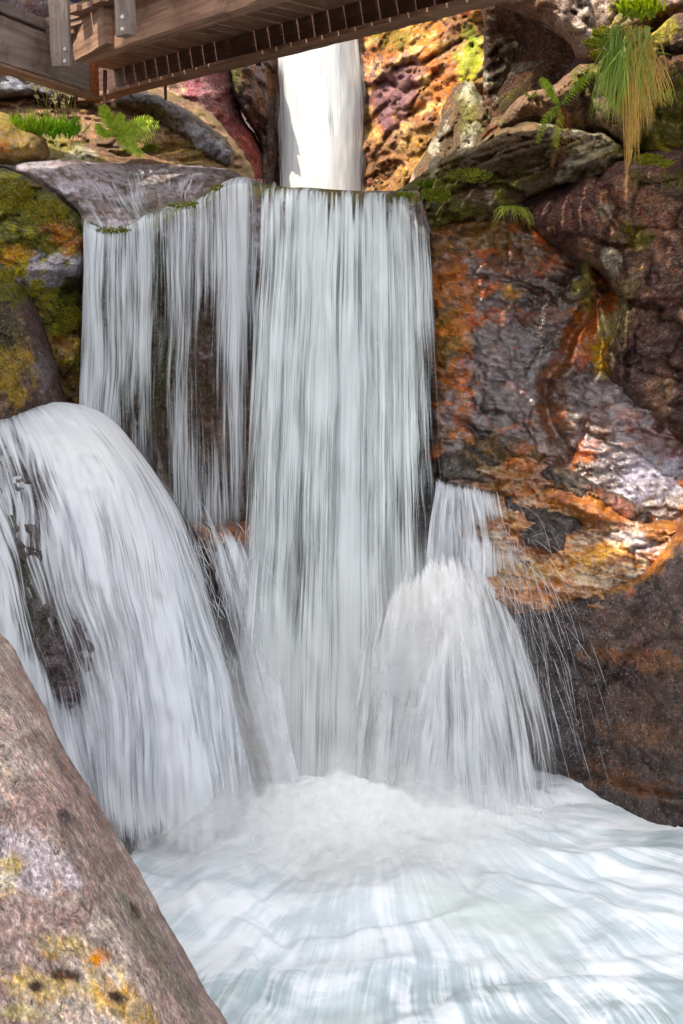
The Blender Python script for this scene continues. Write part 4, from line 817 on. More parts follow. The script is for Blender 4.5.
o = sheet('spray', [[(x, 745, 6.2 - .25 * math.sin((x - 110) / 440 * math.pi)), (x, 790, 6.02 - .28 * math.sin((x - 110) / 440 * math.pi)), (x + (x - 330) * .05, 840, 5.72 - .3 * math.sin((x - 110) / 440 * math.pi)), (x + (x - 330) * .1, 890, 5.15)] for x in (110, 170, 230, 290, 350, 410, 470, 560)],
          WM_soft, lambda px, py, u, v: .62 * sstep(0, .2, u) * sstep(1, .8, u) * sstep(.02, .45, v + .16 * wn(u, 9, 3) + .08 * wn(u, 30, 4)) * sstep(1, .5, v), layers=1, nu=110, nv=50, gap=.08, wav=.03, seed=41); tag(o, 'white spray boiling up where the curtain hits the pool', kind='stuff')
def el2(u, v): return sstep(0, .5, u) * sstep(1, .5, u) * sstep(0, .5, v) * sstep(1, .6, v)
o = sheet('spray', [[(150, 600, 6.35), (190, 700, 6.05), (220, 800, 5.75), (240, 850, 5.6)], [(220, 580, 6.4), (250, 690, 6.15), (275, 790, 5.85), (285, 850, 5.65)], [(290, 570, 6.45), (310, 680, 6.2), (330, 790, 5.9), (340, 850, 5.7)]],
          WM_soft, lambda px, py, u, v: .5 * el2(u, v), layers=1, nu=60, nv=50, wav=.01, seed=44); tag(o, 'mist drifting between the left cascade and the curtain', kind='stuff')
o = sheet('spray', [[(330, 540, 6.2), (320, 640, 6.02), (310, 740, 5.88), (300, 850, 5.72)], [(420, 490, 6.15), (420, 600, 5.98), (420, 720, 5.84), (420, 850, 5.7)], [(520, 500, 6.2), (556, 620, 6.02), (580, 730, 5.88), (600, 850, 5.72)]],
          WM_soft, lambda px, py, u, v: .34 * el2(u, v), layers=1, nu=60, nv=50, wav=.01, seed=45); tag(o, 'mist drifting over the burst of water right of the curtain', kind='stuff')
m_drop, nt = newmat('flung_drops'); b = NB(nt)
pr = b.n('ShaderNodeBsdfPrincipled'); pr.inputs['Base Color'].default_value = (.85, .88, .92, 1); pr.inputs['Roughness'].default_value = .3
pr.inputs['Alpha'].default_value = .4
oo = b.n('ShaderNodeOutputMaterial'); nt.links.new(pr.outputs[0], oo.inputs[0])
def drops():
    V, Q = [], []
    rng = random.Random(5)
    def streak(p0, vel, t0, t1, w):
        g = Vector((0, 0, -9.8)); pts = []
        for k in range(9):
            t = t0 + (t1 - t0) * k / 8; pts.append(p0 + vel * t + g * (t * t / 2))
        for k, q in enumerate(pts):
            d = (pts[min(k + 1, 8)] - pts[max(k - 1, 0)]).normalized(); s1 = d.cross(Vector((0, 1, 0)))
            s1 = (s1.normalized() if s1.length > 1e-4 else Vector((1, 0, 0))); s2 = d.cross(s1).normalized()
            ww = w * math.sin(math.pi * (k + .35) / 8.7)
            for a in range(3):
                an = a * 2.0944; V.append(q + (s1 * math.cos(an) + s2 * math.sin(an)) * ww)
        o_ = len(V) - 27
        for k in range(8):
            for a in range(3):
                Q.append([o_ + k * 3 + a, o_ + k * 3 + (a + 1) % 3, o_ + k * 3 + 3 + (a + 1) % 3, o_ + k * 3 + 3 + a])
    src = P1(465, 590, 6.35)
    for i in range(230):
        v = Vector((rng.uniform(.15, 1.5) if rng.random() < .8 else rng.uniform(-1.4, .1), rng.uniform(-1.0, .12), rng.gauss(.1, .35)))
        p0 = src + Vector((rng.gauss(0, .12), rng.gauss(0, .05), rng.gauss(.1, .2)))
        t0 = rng.uniform(.05, .5); streak(p0, v, t0, t0 + rng.uniform(.02, .13), rng.choice([.001, .0014, .0014, .002]))
    src = P1(500, 545, 6.5)
    for i in range(170):
        v = Vector((abs(rng.gauss(.6, .5)), rng.uniform(-.6, 0), rng.gauss(.4, .5)))
        t0 = rng.uniform(.0, .35); streak(src + Vector((rng.gauss(0, .08), 0, rng.gauss(0, .12))), v, t0, t0 + rng.uniform(.05, .14), rng.choice([.0009, .0012, .0018]))
    for i in range(300):   # base of the curtain
        p0 = P1(rng.uniform(140, 540), rng.uniform(800, 850), 5.9); streak(p0, Vector((rng.gauss(0, .6), rng.uniform(-.8, 0), rng.uniform(.5, 2.0))), rng.uniform(.0, .2), rng.uniform(.22, .4), rng.choice([.0015, .0025]))
    for i in range(300):   # beside the left cascade
        p0 = P1(rng.uniform(180, 260), rng.uniform(520, 720), 6.2); streak(p0, Vector((rng.uniform(-.3, .9), -.2, rng.uniform(-.5, .6))), rng.uniform(.0, .1), rng.uniform(.12, .2), rng.choice([.0012, .002]))
    # fine drops hanging in front of the dark boulder
    for i in range(700):
        px = 520 + abs(rng.gauss(0, 60)); py = 600 + rng.random() * 210
        p0 = P1(px, py, 6.0 + rng.random() * .15); streak(p0, Vector((.3, 0, -.3)), 0, .008, rng.choice([.0018, .0026]))
    me = npmesh('spray', [tuple(v) for v in V], Q)
    o = link('spray', me, m_drop); tag(o, 'thin bright streaks of water drops flung across the dark boulder', kind='stuff')
drops()

# ------------------------------------------------------------------ footbridge
def wood_mat(name, a, c, rough=.8):
    m, nt = newmat(name); b = NB(nt)
    at = b.n('ShaderNodeAttribute', attribute_name='Col'); uv = b.n('ShaderNodeUVMap', uv_map='grain').outputs[0]
    n1 = b.noise(b.mapping(uv, (1.2, 26, 1)), 1, 6, .65, .8); n2 = b.noise(uv, 3.5, 5, .65); n3 = b.noise(b.mapping(uv, (6, 140, 1)), 1, 4, .65)
    c1 = b.mix(b.ramp(n1, .35, .65), a, c)
    c1 = b.mix(b.ramp(n2, .48, .68, 0, .55), c1, (.05, .025, .015))
    c1 = b.mix(b.ramp(n3, .55, .75, 0, .4), c1, (.30, .25, .22))
    wv = b.n('ShaderNodeTexVoronoi'); b.put(wv.inputs['Vector'], b.mapping(uv, (1.6, 5, 1))); wv.inputs['Scale'].default_value = 1.0
    c1 = b.mix(b.ramp(wv.outputs['Distance'], .04, .13, .8, 0), c1, (.03, .018, .012))
    c1 = b.mix(.85, c1, b.mix(1.0, c1, at.outputs['Color'], 'MULTIPLY'))
    pr = b.n('ShaderNodeBsdfPrincipled'); b.put(pr.inputs['Base Color'], c1); pr.inputs['Roughness'].default_value = rough
    bp = b.n('ShaderNodeBump'); bp.inputs['Strength'].default_value = .5; bp.inputs['Distance'].default_value = .02; b.put(bp.inputs['Height'], b.math('ADD', n1, b.math('MULTIPLY', n3, .5))); b.put(pr.inputs['Normal'], bp.outputs[0])
    oo = b.n('ShaderNodeOutputMaterial'); nt.links.new(pr.outputs[0], oo.inputs[0]); return m
M_wood = wood_mat('weathered_brown_timber', (.20, .10, .06), (.33, .195, .13))
M_grey = wood_mat('weathered_grey_timber', (.19, .145, .125), (.30, .24, .21))
M_dkw = wood_mat('shade_darkened_timber', (.06, .022, .014), (.10, .040, .025))  # darkened so the colour carries the shade under the deck
def simple(name, colr, rough=.5, metal=0):
    m, nt = newmat(name); b = NB(nt); pr = b.n('ShaderNodeBsdfPrincipled')
    tc = b.n('ShaderNodeTexCoord').outputs['Object']
    n = b.noise(tc, 30, 5, .7); c = b.mix(b.ramp(n, .35, .65), tuple(x * .6 for x in colr), tuple(min(1, x * 1.3) for x in colr)); b.put(pr.inputs['Base Color'], c)
    pr.inputs['Roughness'].default_value = rough; pr.inputs['Metallic'].default_value = metal
    oo = b.n('ShaderNodeOutputMaterial'); nt.links.new(pr.outputs[0], oo.inputs[0]); return m
M_rust = simple('rusty_steel', (.30, .09, .03), .8); M_zinc = simple('zinc_bolt', (.6, .6, .58), .4, .9)
def beam(name, a, b_, w, h, mat, parent, up=Vector((0, 0, 1)), tint=1.0, jit=.004, side=None):
    """a squared timber from a to b (centre line), worn edges; grain runs along it"""
    a, b_ = Vector(a), Vector(b_); d = (b_ - a); L = d.length; d.normalize()
    s = d.cross(up).normalized() if side is None else (side - d * side.dot(d)).normalized(); u = s.cross(d).normalized()
    n = max(4, int(L / .12)); rng = random.Random(hash((round(a.x, 2), round(b_.y, 2), name)) & 0xffff)
    prof = []
    e = min(w, h) * .06
    for (x, y) in ((-w / 2, -h / 2), (w / 2, -h / 2), (w / 2, h / 2), (-w / 2, h / 2)):
        sx, sy = (1 if x > 0 else -1), (1 if y > 0 else -1)
        c1, c2 = (x - sx * e, y), (x, y - sy * e)
        prof += [c1, c2] if (sx * sy > 0) else [c2, c1]
    prof = [prof[0], prof[1], prof[2], prof[3], prof[4], prof[5], prof[6], prof[7]]
    prof.sort(key=lambda q: math.atan2(q[1], q[0])); m = len(prof)
    bm = bmesh.new(); uvl = bm.loops.layers.uv.new('grain'); cl = bm.verts.layers.float_color.new('Col')
    rings = []
    for i in range(n + 1):
        c = a + d * L * i / n; ring = []
        for (x, y) in prof:
            v = bm.verts.new(c + s * (x + rng.gauss(0, jit * .5)) + u * (y + rng.gauss(0, jit * .5))); v[cl] = (tint, tint, tint, 1); ring.append(v)
        rings.append(ring)
    per = [0]
    for j in range(m): 
        p0, p1 = prof[j], prof[(j + 1) % m]; per.append(per[-1] + math.hypot(p1[0] - p0[0], p1[1] - p0[1]))
    off = rng.random() * 20
    for i in range(n):
        for j in range(m):
            f = bm.faces.new((rings[i][j], rings[i][(j + 1) % m], rings[i + 1][(j + 1) % m], rings[i + 1][j]))
            for lp, (uu, vv) in zip(f.loops, ((i, j), (i, j + 1), (i + 1, j + 1), (i + 1, j))): lp[uvl].uv = (off + L * uu / n, off * 3 + per[vv])
    for ring, fl in ((rings[0], True), (rings[-1], False)):
        f = bm.faces.new(ring[::-1] if fl else ring)
        for lp in f.loops: q = lp.vert.co - a; lp[uvl].uv = (off + q.dot(s) * .3, off + q.dot(u))
    bmesh.ops.recalc_face_normals(bm, faces=bm.faces)
    c = (a + b_) / 2
    for v in bm.verts: v.co -= c
    me = bpy.data.meshes.new(name); bm.to_mesh(me); bm.free()
    o = link(name, me, mat); o.location = c
    if parent: setp(o, parent)
    return o
def bolt(at_, nrm, parent, r=.014):
    bm = bmesh.new(); bmesh.ops.create_cone(bm, cap_ends=True, segments=6, radius1=r, radius2=r * .85, depth=.02)
    me = bpy.data.meshes.new('bolt'); bm.to_mesh(me); bm.free(); o = link('bolt', me, M_zinc); o.location = at_
    o.rotation_euler = nrm.to_track_quat('Z', 'Y').to_euler(); setp(o, parent); return o

def bridge():
    root = empty('footbridge', P1(120, 70, 8.8)); tag(root, 'weathered timber footbridge crossing above the slab with its far girder showing', 'bridge')
    # span: direction right-near
    A = P1(145, 86, 9.75); Bq = P1(480, -3, 7.1)
    zb = (A.z + Bq.z) / 2; A = Vector((A.x, A.y, zb)); Bq = Vector((Bq.x, Bq.y, zb)); d = (Bq - A).normalized(); n = Vector((-d.y, d.x, 0))   # n points away from camera
    if n.y < 0: n = -n
    h2 = .36
    # far girder: bottom edge through A..Bq
    s0 = -1.0; s1 = 6.0
    g = lambda s, off, z: A + d * s + n * off + Vector((0, 0, z))
    beam('girder', g(s0, .05, h2 / 2), g(s1, .05, h2 / 2), .10, h2, M_dkw, root)
    beam('bottom_flange', g(s0, .0, -.012), g(s1, .0, -.012), .17, .03, M_wood, root)
    sep = -1.15
    # near fascia board
    C0 = P1(79, 55, 8.35); C1 = P1(285, 0, 6.6); C0 = Vector((C0.x, C0.y, (C0.z + C1.z) / 2)); C1.z = C0.z; d2 = (C1 - C0).normalized(); n2 = Vector((-d2.y, d2.x, 0))
    if n2.y < 0: n2 = -n2
    fh = .27
    q = lambda s, off, z: C0 + d2 * s + n2 * off + Vector((0, 0, z))
    beam('edge_beam', q(-.02, .06, fh / 2), q(5.5, .06, fh / 2), .12, fh, M_wood, root, tint=1.15)
    zt = C0.z + fh
    # deck planks across the bridge; row extended past the corner to shade the girder
    wdt = max(.9, (A - C0).dot(n2))
    s = -1.3; k = 0
    while s < 4.6:
        o1 = q(s, (.55 if s < 0 else -.10) - .03 * (k % 2), fh + .025); o2 = q(s, wdt + .25, fh + .025)
        beam('deck_plank', o1, o2, .142, .045, M_wood, root, tint=.75 + .25 * random.random()); s += .162; k += 1
    # middle joists under the deck
    # steel straps that hang on the far girder's face
    # toe rail and post of the span
    beam('toe_rail', q(.75, -.04, fh + .13), q(5, -.04, fh + .13), .05, .09, M_grey, root)
    p0 = P1(126, 36, 7.35); beam('post', p0, p0 + Vector((0, 0, 1.3)), .115, .085, M_grey, root, up=n2)
    fd = Vector((0, -1, 0))
    for (px, py, Y) in ((122.5, 17, 7.27), (122.5, 29, 7.27)): bolt(P1(px, py, Y - .02), fd, root)
    # left arm
    a0 = P1(90, 98, 9.2); a1 = P1(0, 62, 8.1); a1.z = a0.z = (a0.z + a1.z) / 2; dd = (a1 - a0).normalized(); m = Vector((-dd.y, dd.x, 0))
    if m.y > 0 and m.x < 0: m = -m
    hh = .315; L = 3.2
    w = lambda s, off, z: a0 + dd * s + m * off + Vector((0, 0, z))
    beam('side_beam', w(.10, .0, hh / 2), w(L, .0, hh / 2), .13, hh, M_grey, root, tint=.9)
    beam('steel_plate', w(.09, .0, hh / 2), w(-.03, .0, hh / 2), .136, hh + .01, M_rust, root)
    beam('sole_board', w(0, .02, -.02), w(L, .02, -.02), .15, .018, M_wood, root)
    beam('edge_board', w(.2, .0, hh + .05), w(L, .0, hh + .05), .16, .07, M_grey, root, tint=.55)
    beam('handrail', w(.4, -.03, hh + .36), w(L, -.03, hh + .36), .05, .14, M_grey, root, tint=.8)
    p1 = P1(62, 67, 7.9); beam('post', p1 + Vector((0, 0, 0)), p1 + Vector((0, 0, 1.5)), .13, .085, M_grey, root, up=Vector((0, 1, 0)))
    for (px, py) in ((65, 49), (65, 61)): bolt(P1(px, py, 7.83), fd, root)
    # platform planks that step out between the two arms
    for k in range(6):
        e = P1(97 - 11 * k, 13 + 9.5 * k, 8.25 + .10 * k); f = e + Vector((-1.15, .95, 0)) * .8
        e2 = P1(97 - 11 * k, 13 + 9.5 * k, 8.25 + .10 * k) + Vector((.06, -.05, 0))
        beam('deck_plank', e2, f, .15, .055, M_wood, root, tint=.8 + .3 * random.random())
    beam('corner_beam', P1(79, 44, 8.45), P1(112, 24, 8.0), .10, .26, M_wood, root, tint=1.1)
    # thin steel rods down to the rock
    for (px, y0, y1, Y) in ((105, 70, 104, 9.6), (165.5, 70, 100, 10.0)):
        beam('rod', P1(px, y0, Y), P1(px, y1, Y), .025, .025, M_dkw, root, up=Vector((0, 1, 0)), tint=1.5)
bridge()

# ------------------------------------------------------------------ plants
def leaf_mat(name, c1, c2, trans=.4):
    m, nt = newmat(name); b = NB(nt)
    at = b.n('ShaderNodeAttribute', attribute_name='Col').outputs['Color']
    tc = b.n('ShaderNodeTexCoord').outputs['Object']
    c = b.mix(b.ramp(b.noise(tc, 40, 3), .35, .65, 0, .3), at, (.05, .07, .01))
    di = b.n('ShaderNodeBsdfPrincipled'); b.put(di.inputs['Base Color'], c); di.inputs['Roughness'].default_value = .5
    tr = b.n('ShaderNodeBsdfTranslucent'); b.put(tr.inputs[0], c)
    mx = b.n('ShaderNodeMixShader'); mx.inputs[0].default_value = trans; nt.links.new(di.outputs[0], mx.inputs[1]); nt.links.new(tr.outputs[0], mx.inputs[2])
    o = b.n('ShaderNodeOutputMaterial'); nt.links.new(mx.outputs[0], o.inputs[0]); return m
M_leaf = leaf_mat('leaf_blades', None, None)
class Blades:
    def __init__(s): s.V, s.Q, s.C = [], [], []
    def blade(s, pts, w, c0, c1, fold=.25):
        n = len(pts); o = len(s.V)
        for k, p in enumerate(pts):
            d = (pts[min(k + 1, n - 1)] - pts[max(k - 1, 0)]).normalized()
            sd = d.cross(Vector((.2, 1, .1))); sd = sd.normalized() if sd.length > 1e-3 else Vector((1, 0, 0))
            nn = sd.cross(d); t = k / (n - 1); ww = w * (1 - t ** 2.2) + w * .05
            s.V += [p - sd * ww, p + nn * ww * fold * 2, p + sd * ww]
            c = [c0[i] * (1 - t) + c1[i] * t for i in range(3)] + [1]; s.C += [c, c, c]
        for k in range(n - 1):
            a = o + k * 3; s.Q += [[a, a + 1, a + 4, a + 3], [a + 1, a + 2, a + 5, a + 4]]
    def build(s, name, parent=None):
        me = npmesh(name, [tuple(v) for v in s.V], s.Q); set_col(me, np.array(s.C)); o = link(name, me, M_leaf)
        if parent: setp(o, parent)
        else: recenter(o)
        return o
def lerp(a, b_, t): return [a[i] * (1 - t) + b_[i] * t for i in range(3)]
GR1 = list(srgb(176, 206, 84)); GR2 = list(srgb(128, 160, 56)); STR = list(srgb(236, 196, 104)); STR2 = list(srgb(196, 136, 64)); YG = list(srgb(200, 224, 60)); BG = list(srgb(150, 184, 100))

def hanging_tuft():
    root = empty('grass_tuft', P1(628, 45, 6.6)); tag(root, 'big shaggy tuft of green and straw grass hanging over the rock at top right', 'grass tuft')
    rng = random.Random(3)
    for part, n in (('green_blades', 460), ('dry_blades', 260)):
        B = Blades(); dry = part == 'dry_blades'
        for i in range(n):
            x0 = rng.uniform(612, 652); y0 = rng.uniform(36, 60)
            if dry: tx = rng.gauss(640, 15); ty = rng.uniform(100, 150) if rng.random() < .9 else rng.uniform(150, 176)
            else: tx = rng.gauss(622, 15); ty = rng.uniform(70, 124)
            if dry and ty > 140: tx = rng.gauss(630, 5)
            Yd = rng.uniform(6.45, 6.75)
            if dry and tx > 655: ty = min(ty, 108)
            out = rng.uniform(-14, 14)
            a = P1(x0, y0, Yd); m1 = P1(x0 + (tx - x0) * .3 + out * .3, y0 - rng.uniform(0, 12), Yd - .10); m2 = P1(x0 + (tx - x0) * .75, y0 + (ty - y0) * .4, Yd - rng.uniform(.12, .22)); e = P1(tx, ty, Yd - rng.uniform(.08, .2))
            pts = [tuple(v) for v in (a, m1, m2, e)]; pl = [Vector(v) for v in smooth_poly(pts, 3, False)]
            if dry: B.blade(pl, .0032, lerp(GR2, STR, rng.uniform(.4, 1)), lerp(STR, STR2, rng.random()))
            else: B.blade(pl, .0036, lerp(GR2, BG, rng.random()), lerp(GR1, BG if rng.random() < .5 else YG, rng.uniform(0, .6)))
        if dry:
            for dx in (0, 3, -2):
                pl = [Vector(v) for v in smooth_poly([tuple(P1(632, 100, 6.35)), tuple(P1(629 + dx, 150, 6.4)), tuple(P1(627 + dx * .5, 180 - abs(dx) * 5, 6.4)), tuple(P1(626, 200 - abs(dx) * 8, 6.4))], 4, False)]
                B.blade(pl, .004, STR, STR2)
        B.build(part, root)
    B = Blades()
    for i in range(50):
        x0 = rng.uniform(600, 650); y0 = rng.uniform(40, 60); an = rng.uniform(-1.2, 1.2)
        pl = [P1(x0 + math.sin(an) * 30 * t, y0 - math.cos(an) * 26 * t + 10 * t * t, 6.6 - .05 * t) for t in (0, .33, .66, 1)]
        B.blade(pl, .003, GR2, lerp(GR1, YG, rng.random()))
    B.build('upright_blades', root)
hanging_tuft()
def small_tuft(cx, cy, Y, n, r, label, upright=False, seed=1, cols=(GR2, YG), w=.003, group=None):
    rng = random.Random(seed); B = Blades()
    for i in range(n):
        an = rng.uniform(-1.5, 1.5) if not upright else rng.uniform(-.8, .8); L = r * rng.uniform(.5, 1)
        cy0 = cy; cyj = cy + (rng.gauss(0, r * .16) if upright else 0); x0 = cx + rng.gauss(0, r * .12) + (rng.uniform(-r, r) * .7 if upright else 0)
        dr = .15 if upright else .9
        pl = [P1(x0 + math.sin(an) * L * (t - .25 * t * t), cyj - math.cos(an) * L * (t if upright else .55 * t) + dr * L * t * t * rng.uniform(.6, 1.3), Y - .06 * t) for t in (0, .25, .5, .75, 1)]
        B.blade(pl, w, cols[0], lerp(cols[0], cols[1], rng.uniform(.3, 1)))
    o = B.build('grass_tuft'); tag(o, label, 'grass tuft', group); return o
small_tuft(511, 208, 7.2, 60, 34, 'small spiky grass tuft growing from the crack right of the waterfall lip', False, 4, (GR2, list(srgb(220, 210, 80))), .0024)
small_tuft(28, 132, 8.8, 260, 22, 'bright green grass clump behind the small tan boulder', True, 5, (list(srgb(110, 160, 20)), list(srgb(190, 220, 50))), .005)
small_tuft(62, 132, 8.9, 260, 20, 'vivid green grass clump right of the one behind the tan boulder', True, 6, (list(srgb(100, 170, 20)), list(srgb(170, 220, 40))), .005)
small_tuft(150, 150, 9.0, 60, 9, 'low yellow-green sprigs at the foot of the bank fern', True, 8, (list(srgb(110, 130, 20)), list(srgb(170, 190, 40))), .005)
small_tuft(640, 12, 7.0, 160, 22, 'yellow-green leafy clump at the top edge above the hanging grass', True, 9, (list(srgb(120, 150, 10)), list(srgb(210, 226, 30))), .008)
small_tuft(664, 100, 6.9, 40, 16, 'sparse grass sprigs on the rock shelf beside the hanging tuft', True, 10)
small_tuft(426, 186, 7.6, 60, 9, 'short mossy sprigs at the right end of the waterfall lip', True, 11, (list(srgb(90, 120, 10)), list(srgb(150, 180, 30))), .004)
for i, (x, y, Y) in enumerate(((52, 92, 9.3),)):
    rng = random.Random(12); B = Blades()
    for k in range(26):
        xx = x + rng.uniform(-12, 26); yy = y + rng.uniform(4, 20); tx = xx + rng.gauss(0, 7); ty = yy - rng.uniform(8, 20)
        B.blade([P1(xx, yy + 12, Y), P1((xx + tx) / 2, (yy + ty) / 2, Y - .02), P1(tx, ty, Y - .04)], .003, list(srgb(120, 110, 50)), list(srgb(150, 140, 70)))
        for j in range(5):
            a = P1(tx + rng.gauss(0, 2), ty + rng.gauss(0, 2), Y - .05); B.blade([a, a + Vector((rng.gauss(0, .015), 0, .012)), a + Vector((rng.gauss(0, .02), 0, .02))], .008, list(srgb(210, 204, 160)), list(srgb(220, 214, 170)))
    o = B.build('wild_flower'); tag(o, 'wispy pale seed heads on thin stems under the left bridge arm', 'wild plant')

def fern(label, cx, cy, Y, fronds, seed, cols, wl=10):
    root = empty('fern', P1(cx, cy, Y)); tag(root, label, 'fern'); rng = random.Random(seed)
    for (pts, wd, ca, cb) in fronds:
        B = Blades(); p3 = [tuple(P1(x, y, Y - .03 - .10 * k / len(pts))) for k, (x, y) in enumerate([(cx, cy)] + pts)]
        sp_ = [Vector(v) for v in smooth_poly(p3, 7, False)]; B.blade(sp_, .003, ca, cb)
        n = len(sp_); wd = wd * .8
        for k in range(2, n, 2 if wl is None else 1):
            t = k / n; d = (sp_[min(k + 1, n - 1)] - sp_[k - 1]).normalized(); s1 = d.cross(Vector((0, 1, 0))).normalized()
            Lw = wd * math.sin(math.pi * min(1, .12 + .88 * (1 - t))) ** .6 * (1 - t * .55)
            for sgn in (-1, 1):
                base = sp_[k]; tip = base + (s1 * sgn + d * .55).normalized() * Lw + Vector((0, rng.uniform(-.02, .02), -.01))
                cc = lerp(ca, cb, rng.random()); B.blade([base, base.lerp(tip, .5) + Vector((0, -.006, .004)), tip], Lw * .11, cc, lerp(cc, cb, .5))
        B.build('frond', root)
fy = list(srgb(190, 214, 50)); fg = list(srgb(110, 150, 30)); fr = list(srgb(130, 60, 40)); fo_ = list(srgb(170, 120, 40))
fern('small fern with green and rust-brown fronds on the ledge left of the hanging grass', 560, 106, 7.05,
     [([(552, 94), (546, 84), (541, 78)], .075, fg, fy), ([(572, 92), (584, 80), (593, 72)], .075, fg, fy), ([(552, 112), (542, 126), (538, 142)], .065, fg, fy), ([(560, 120), (556, 134), (556, 146)], .06, fo_, fy), ([(564, 124), (556, 150), (552, 166)], .05, fr, fo_), ([(570, 118), (566, 146), (558, 168)], .05, fr, fr), ([(556, 100), (550, 92), (546, 96)], .05, fg, fy)], 2, None)
by = list(srgb(206, 232, 70)); bg_ = list(srgb(146, 186, 44))
fern('bright green fern spreading over the bank below the footbridge', 116, 136, 8.9,
     [([(110, 124), (106, 114), (102, 106)], .13, bg_, by), ([(128, 130), (142, 126), (158, 124)], .14, bg_, by), ([(124, 136), (138, 136), (154, 136)], .12, bg_, by), ([(124, 142), (134, 148), (142, 154)], .11, bg_, by), ([(106, 134), (100, 130), (98, 124)], .10, bg_, by), ([(116, 128), (120, 120), (122, 114)], .11, bg_, by), ([(130, 126), (144, 120), (152, 120)], .11, by, by)], 3, None)
fern('tiny seedling fern on the ledge just left of the small fern', 530, 98, 7.3, [([(527, 94), (524, 92)], .03, fg, fy), ([(534, 94), (536, 92)], .03, fg, fy), ([(529, 104), (528, 110)], .02, fr, fr), ([(532, 102), (533, 108)], .02, fr, fo_)], 4, None)

# moss cushions: bristly geometry on the rocks
def moss(label, blobs, seed, c0, c1):
    rng = random.Random(seed); B = Blades()
    for (cx, cy, rx, ry, Y, n) in blobs:
        for i in range(n):
            a = rng.uniform(0, 6.28); r = math.sqrt(rng.random()); x = cx + math.cos(a) * r * rx; y = cy + math.sin(a) * r * ry
            p = P1(x, y, Y - .04 * (1 - r)); e = p + Vector((rng.gauss(0, .012), -rng.uniform(.004, .02), rng.uniform(-.004, .02)))
            c = lerp(c0, c1, rng.random()); B.blade([p, (p + e) / 2, e], .004, c, lerp(c, c1, .4))
    o = B.build('moss'); tag(o, label, kind='stuff')
moss('soft yellow-green moss cushions beside the hanging grass', [(604, 34, 12, 6, 7.1, 500), (596, 44, 12, 5, 7.1, 400), (600, 56, 10, 5, 7.15, 300), (648, 160, 14, 5, 6.8, 400), (664, 164, 8, 4, 6.75, 150)], 2, list(srgb(110, 104, 16)), list(srgb(170, 170, 40)))

moss('tiny bristling moss along the right end of the waterfall lip', [(436, 196, 16, 7, 7.62, 500), (470, 176, 22, 7, 7.6, 300), (404, 196, 10, 3, 7.1, 200)], 5, list(srgb(90, 96, 16)), list(srgb(160, 170, 40)))
moss('shaggy olive moss over the block left of the waterfall', [(12, 196, 22, 18, 7.2, 900), (46, 212, 22, 12, 7.12, 600), (68, 318, 14, 14, 7.25, 400), (6, 276, 12, 8, 6.8, 250)], 6, list(srgb(84, 88, 16)), list(srgb(176, 160, 40)))
moss('thin green moss hanging along the lip over the thin veil', [(112, 231, 18, 3, 7.03, 160), (190, 206, 22, 3, 7.08, 160), (222, 189, 10, 3, 7.08, 100)], 7, list(srgb(90, 96, 16)), list(srgb(150, 150, 40)))
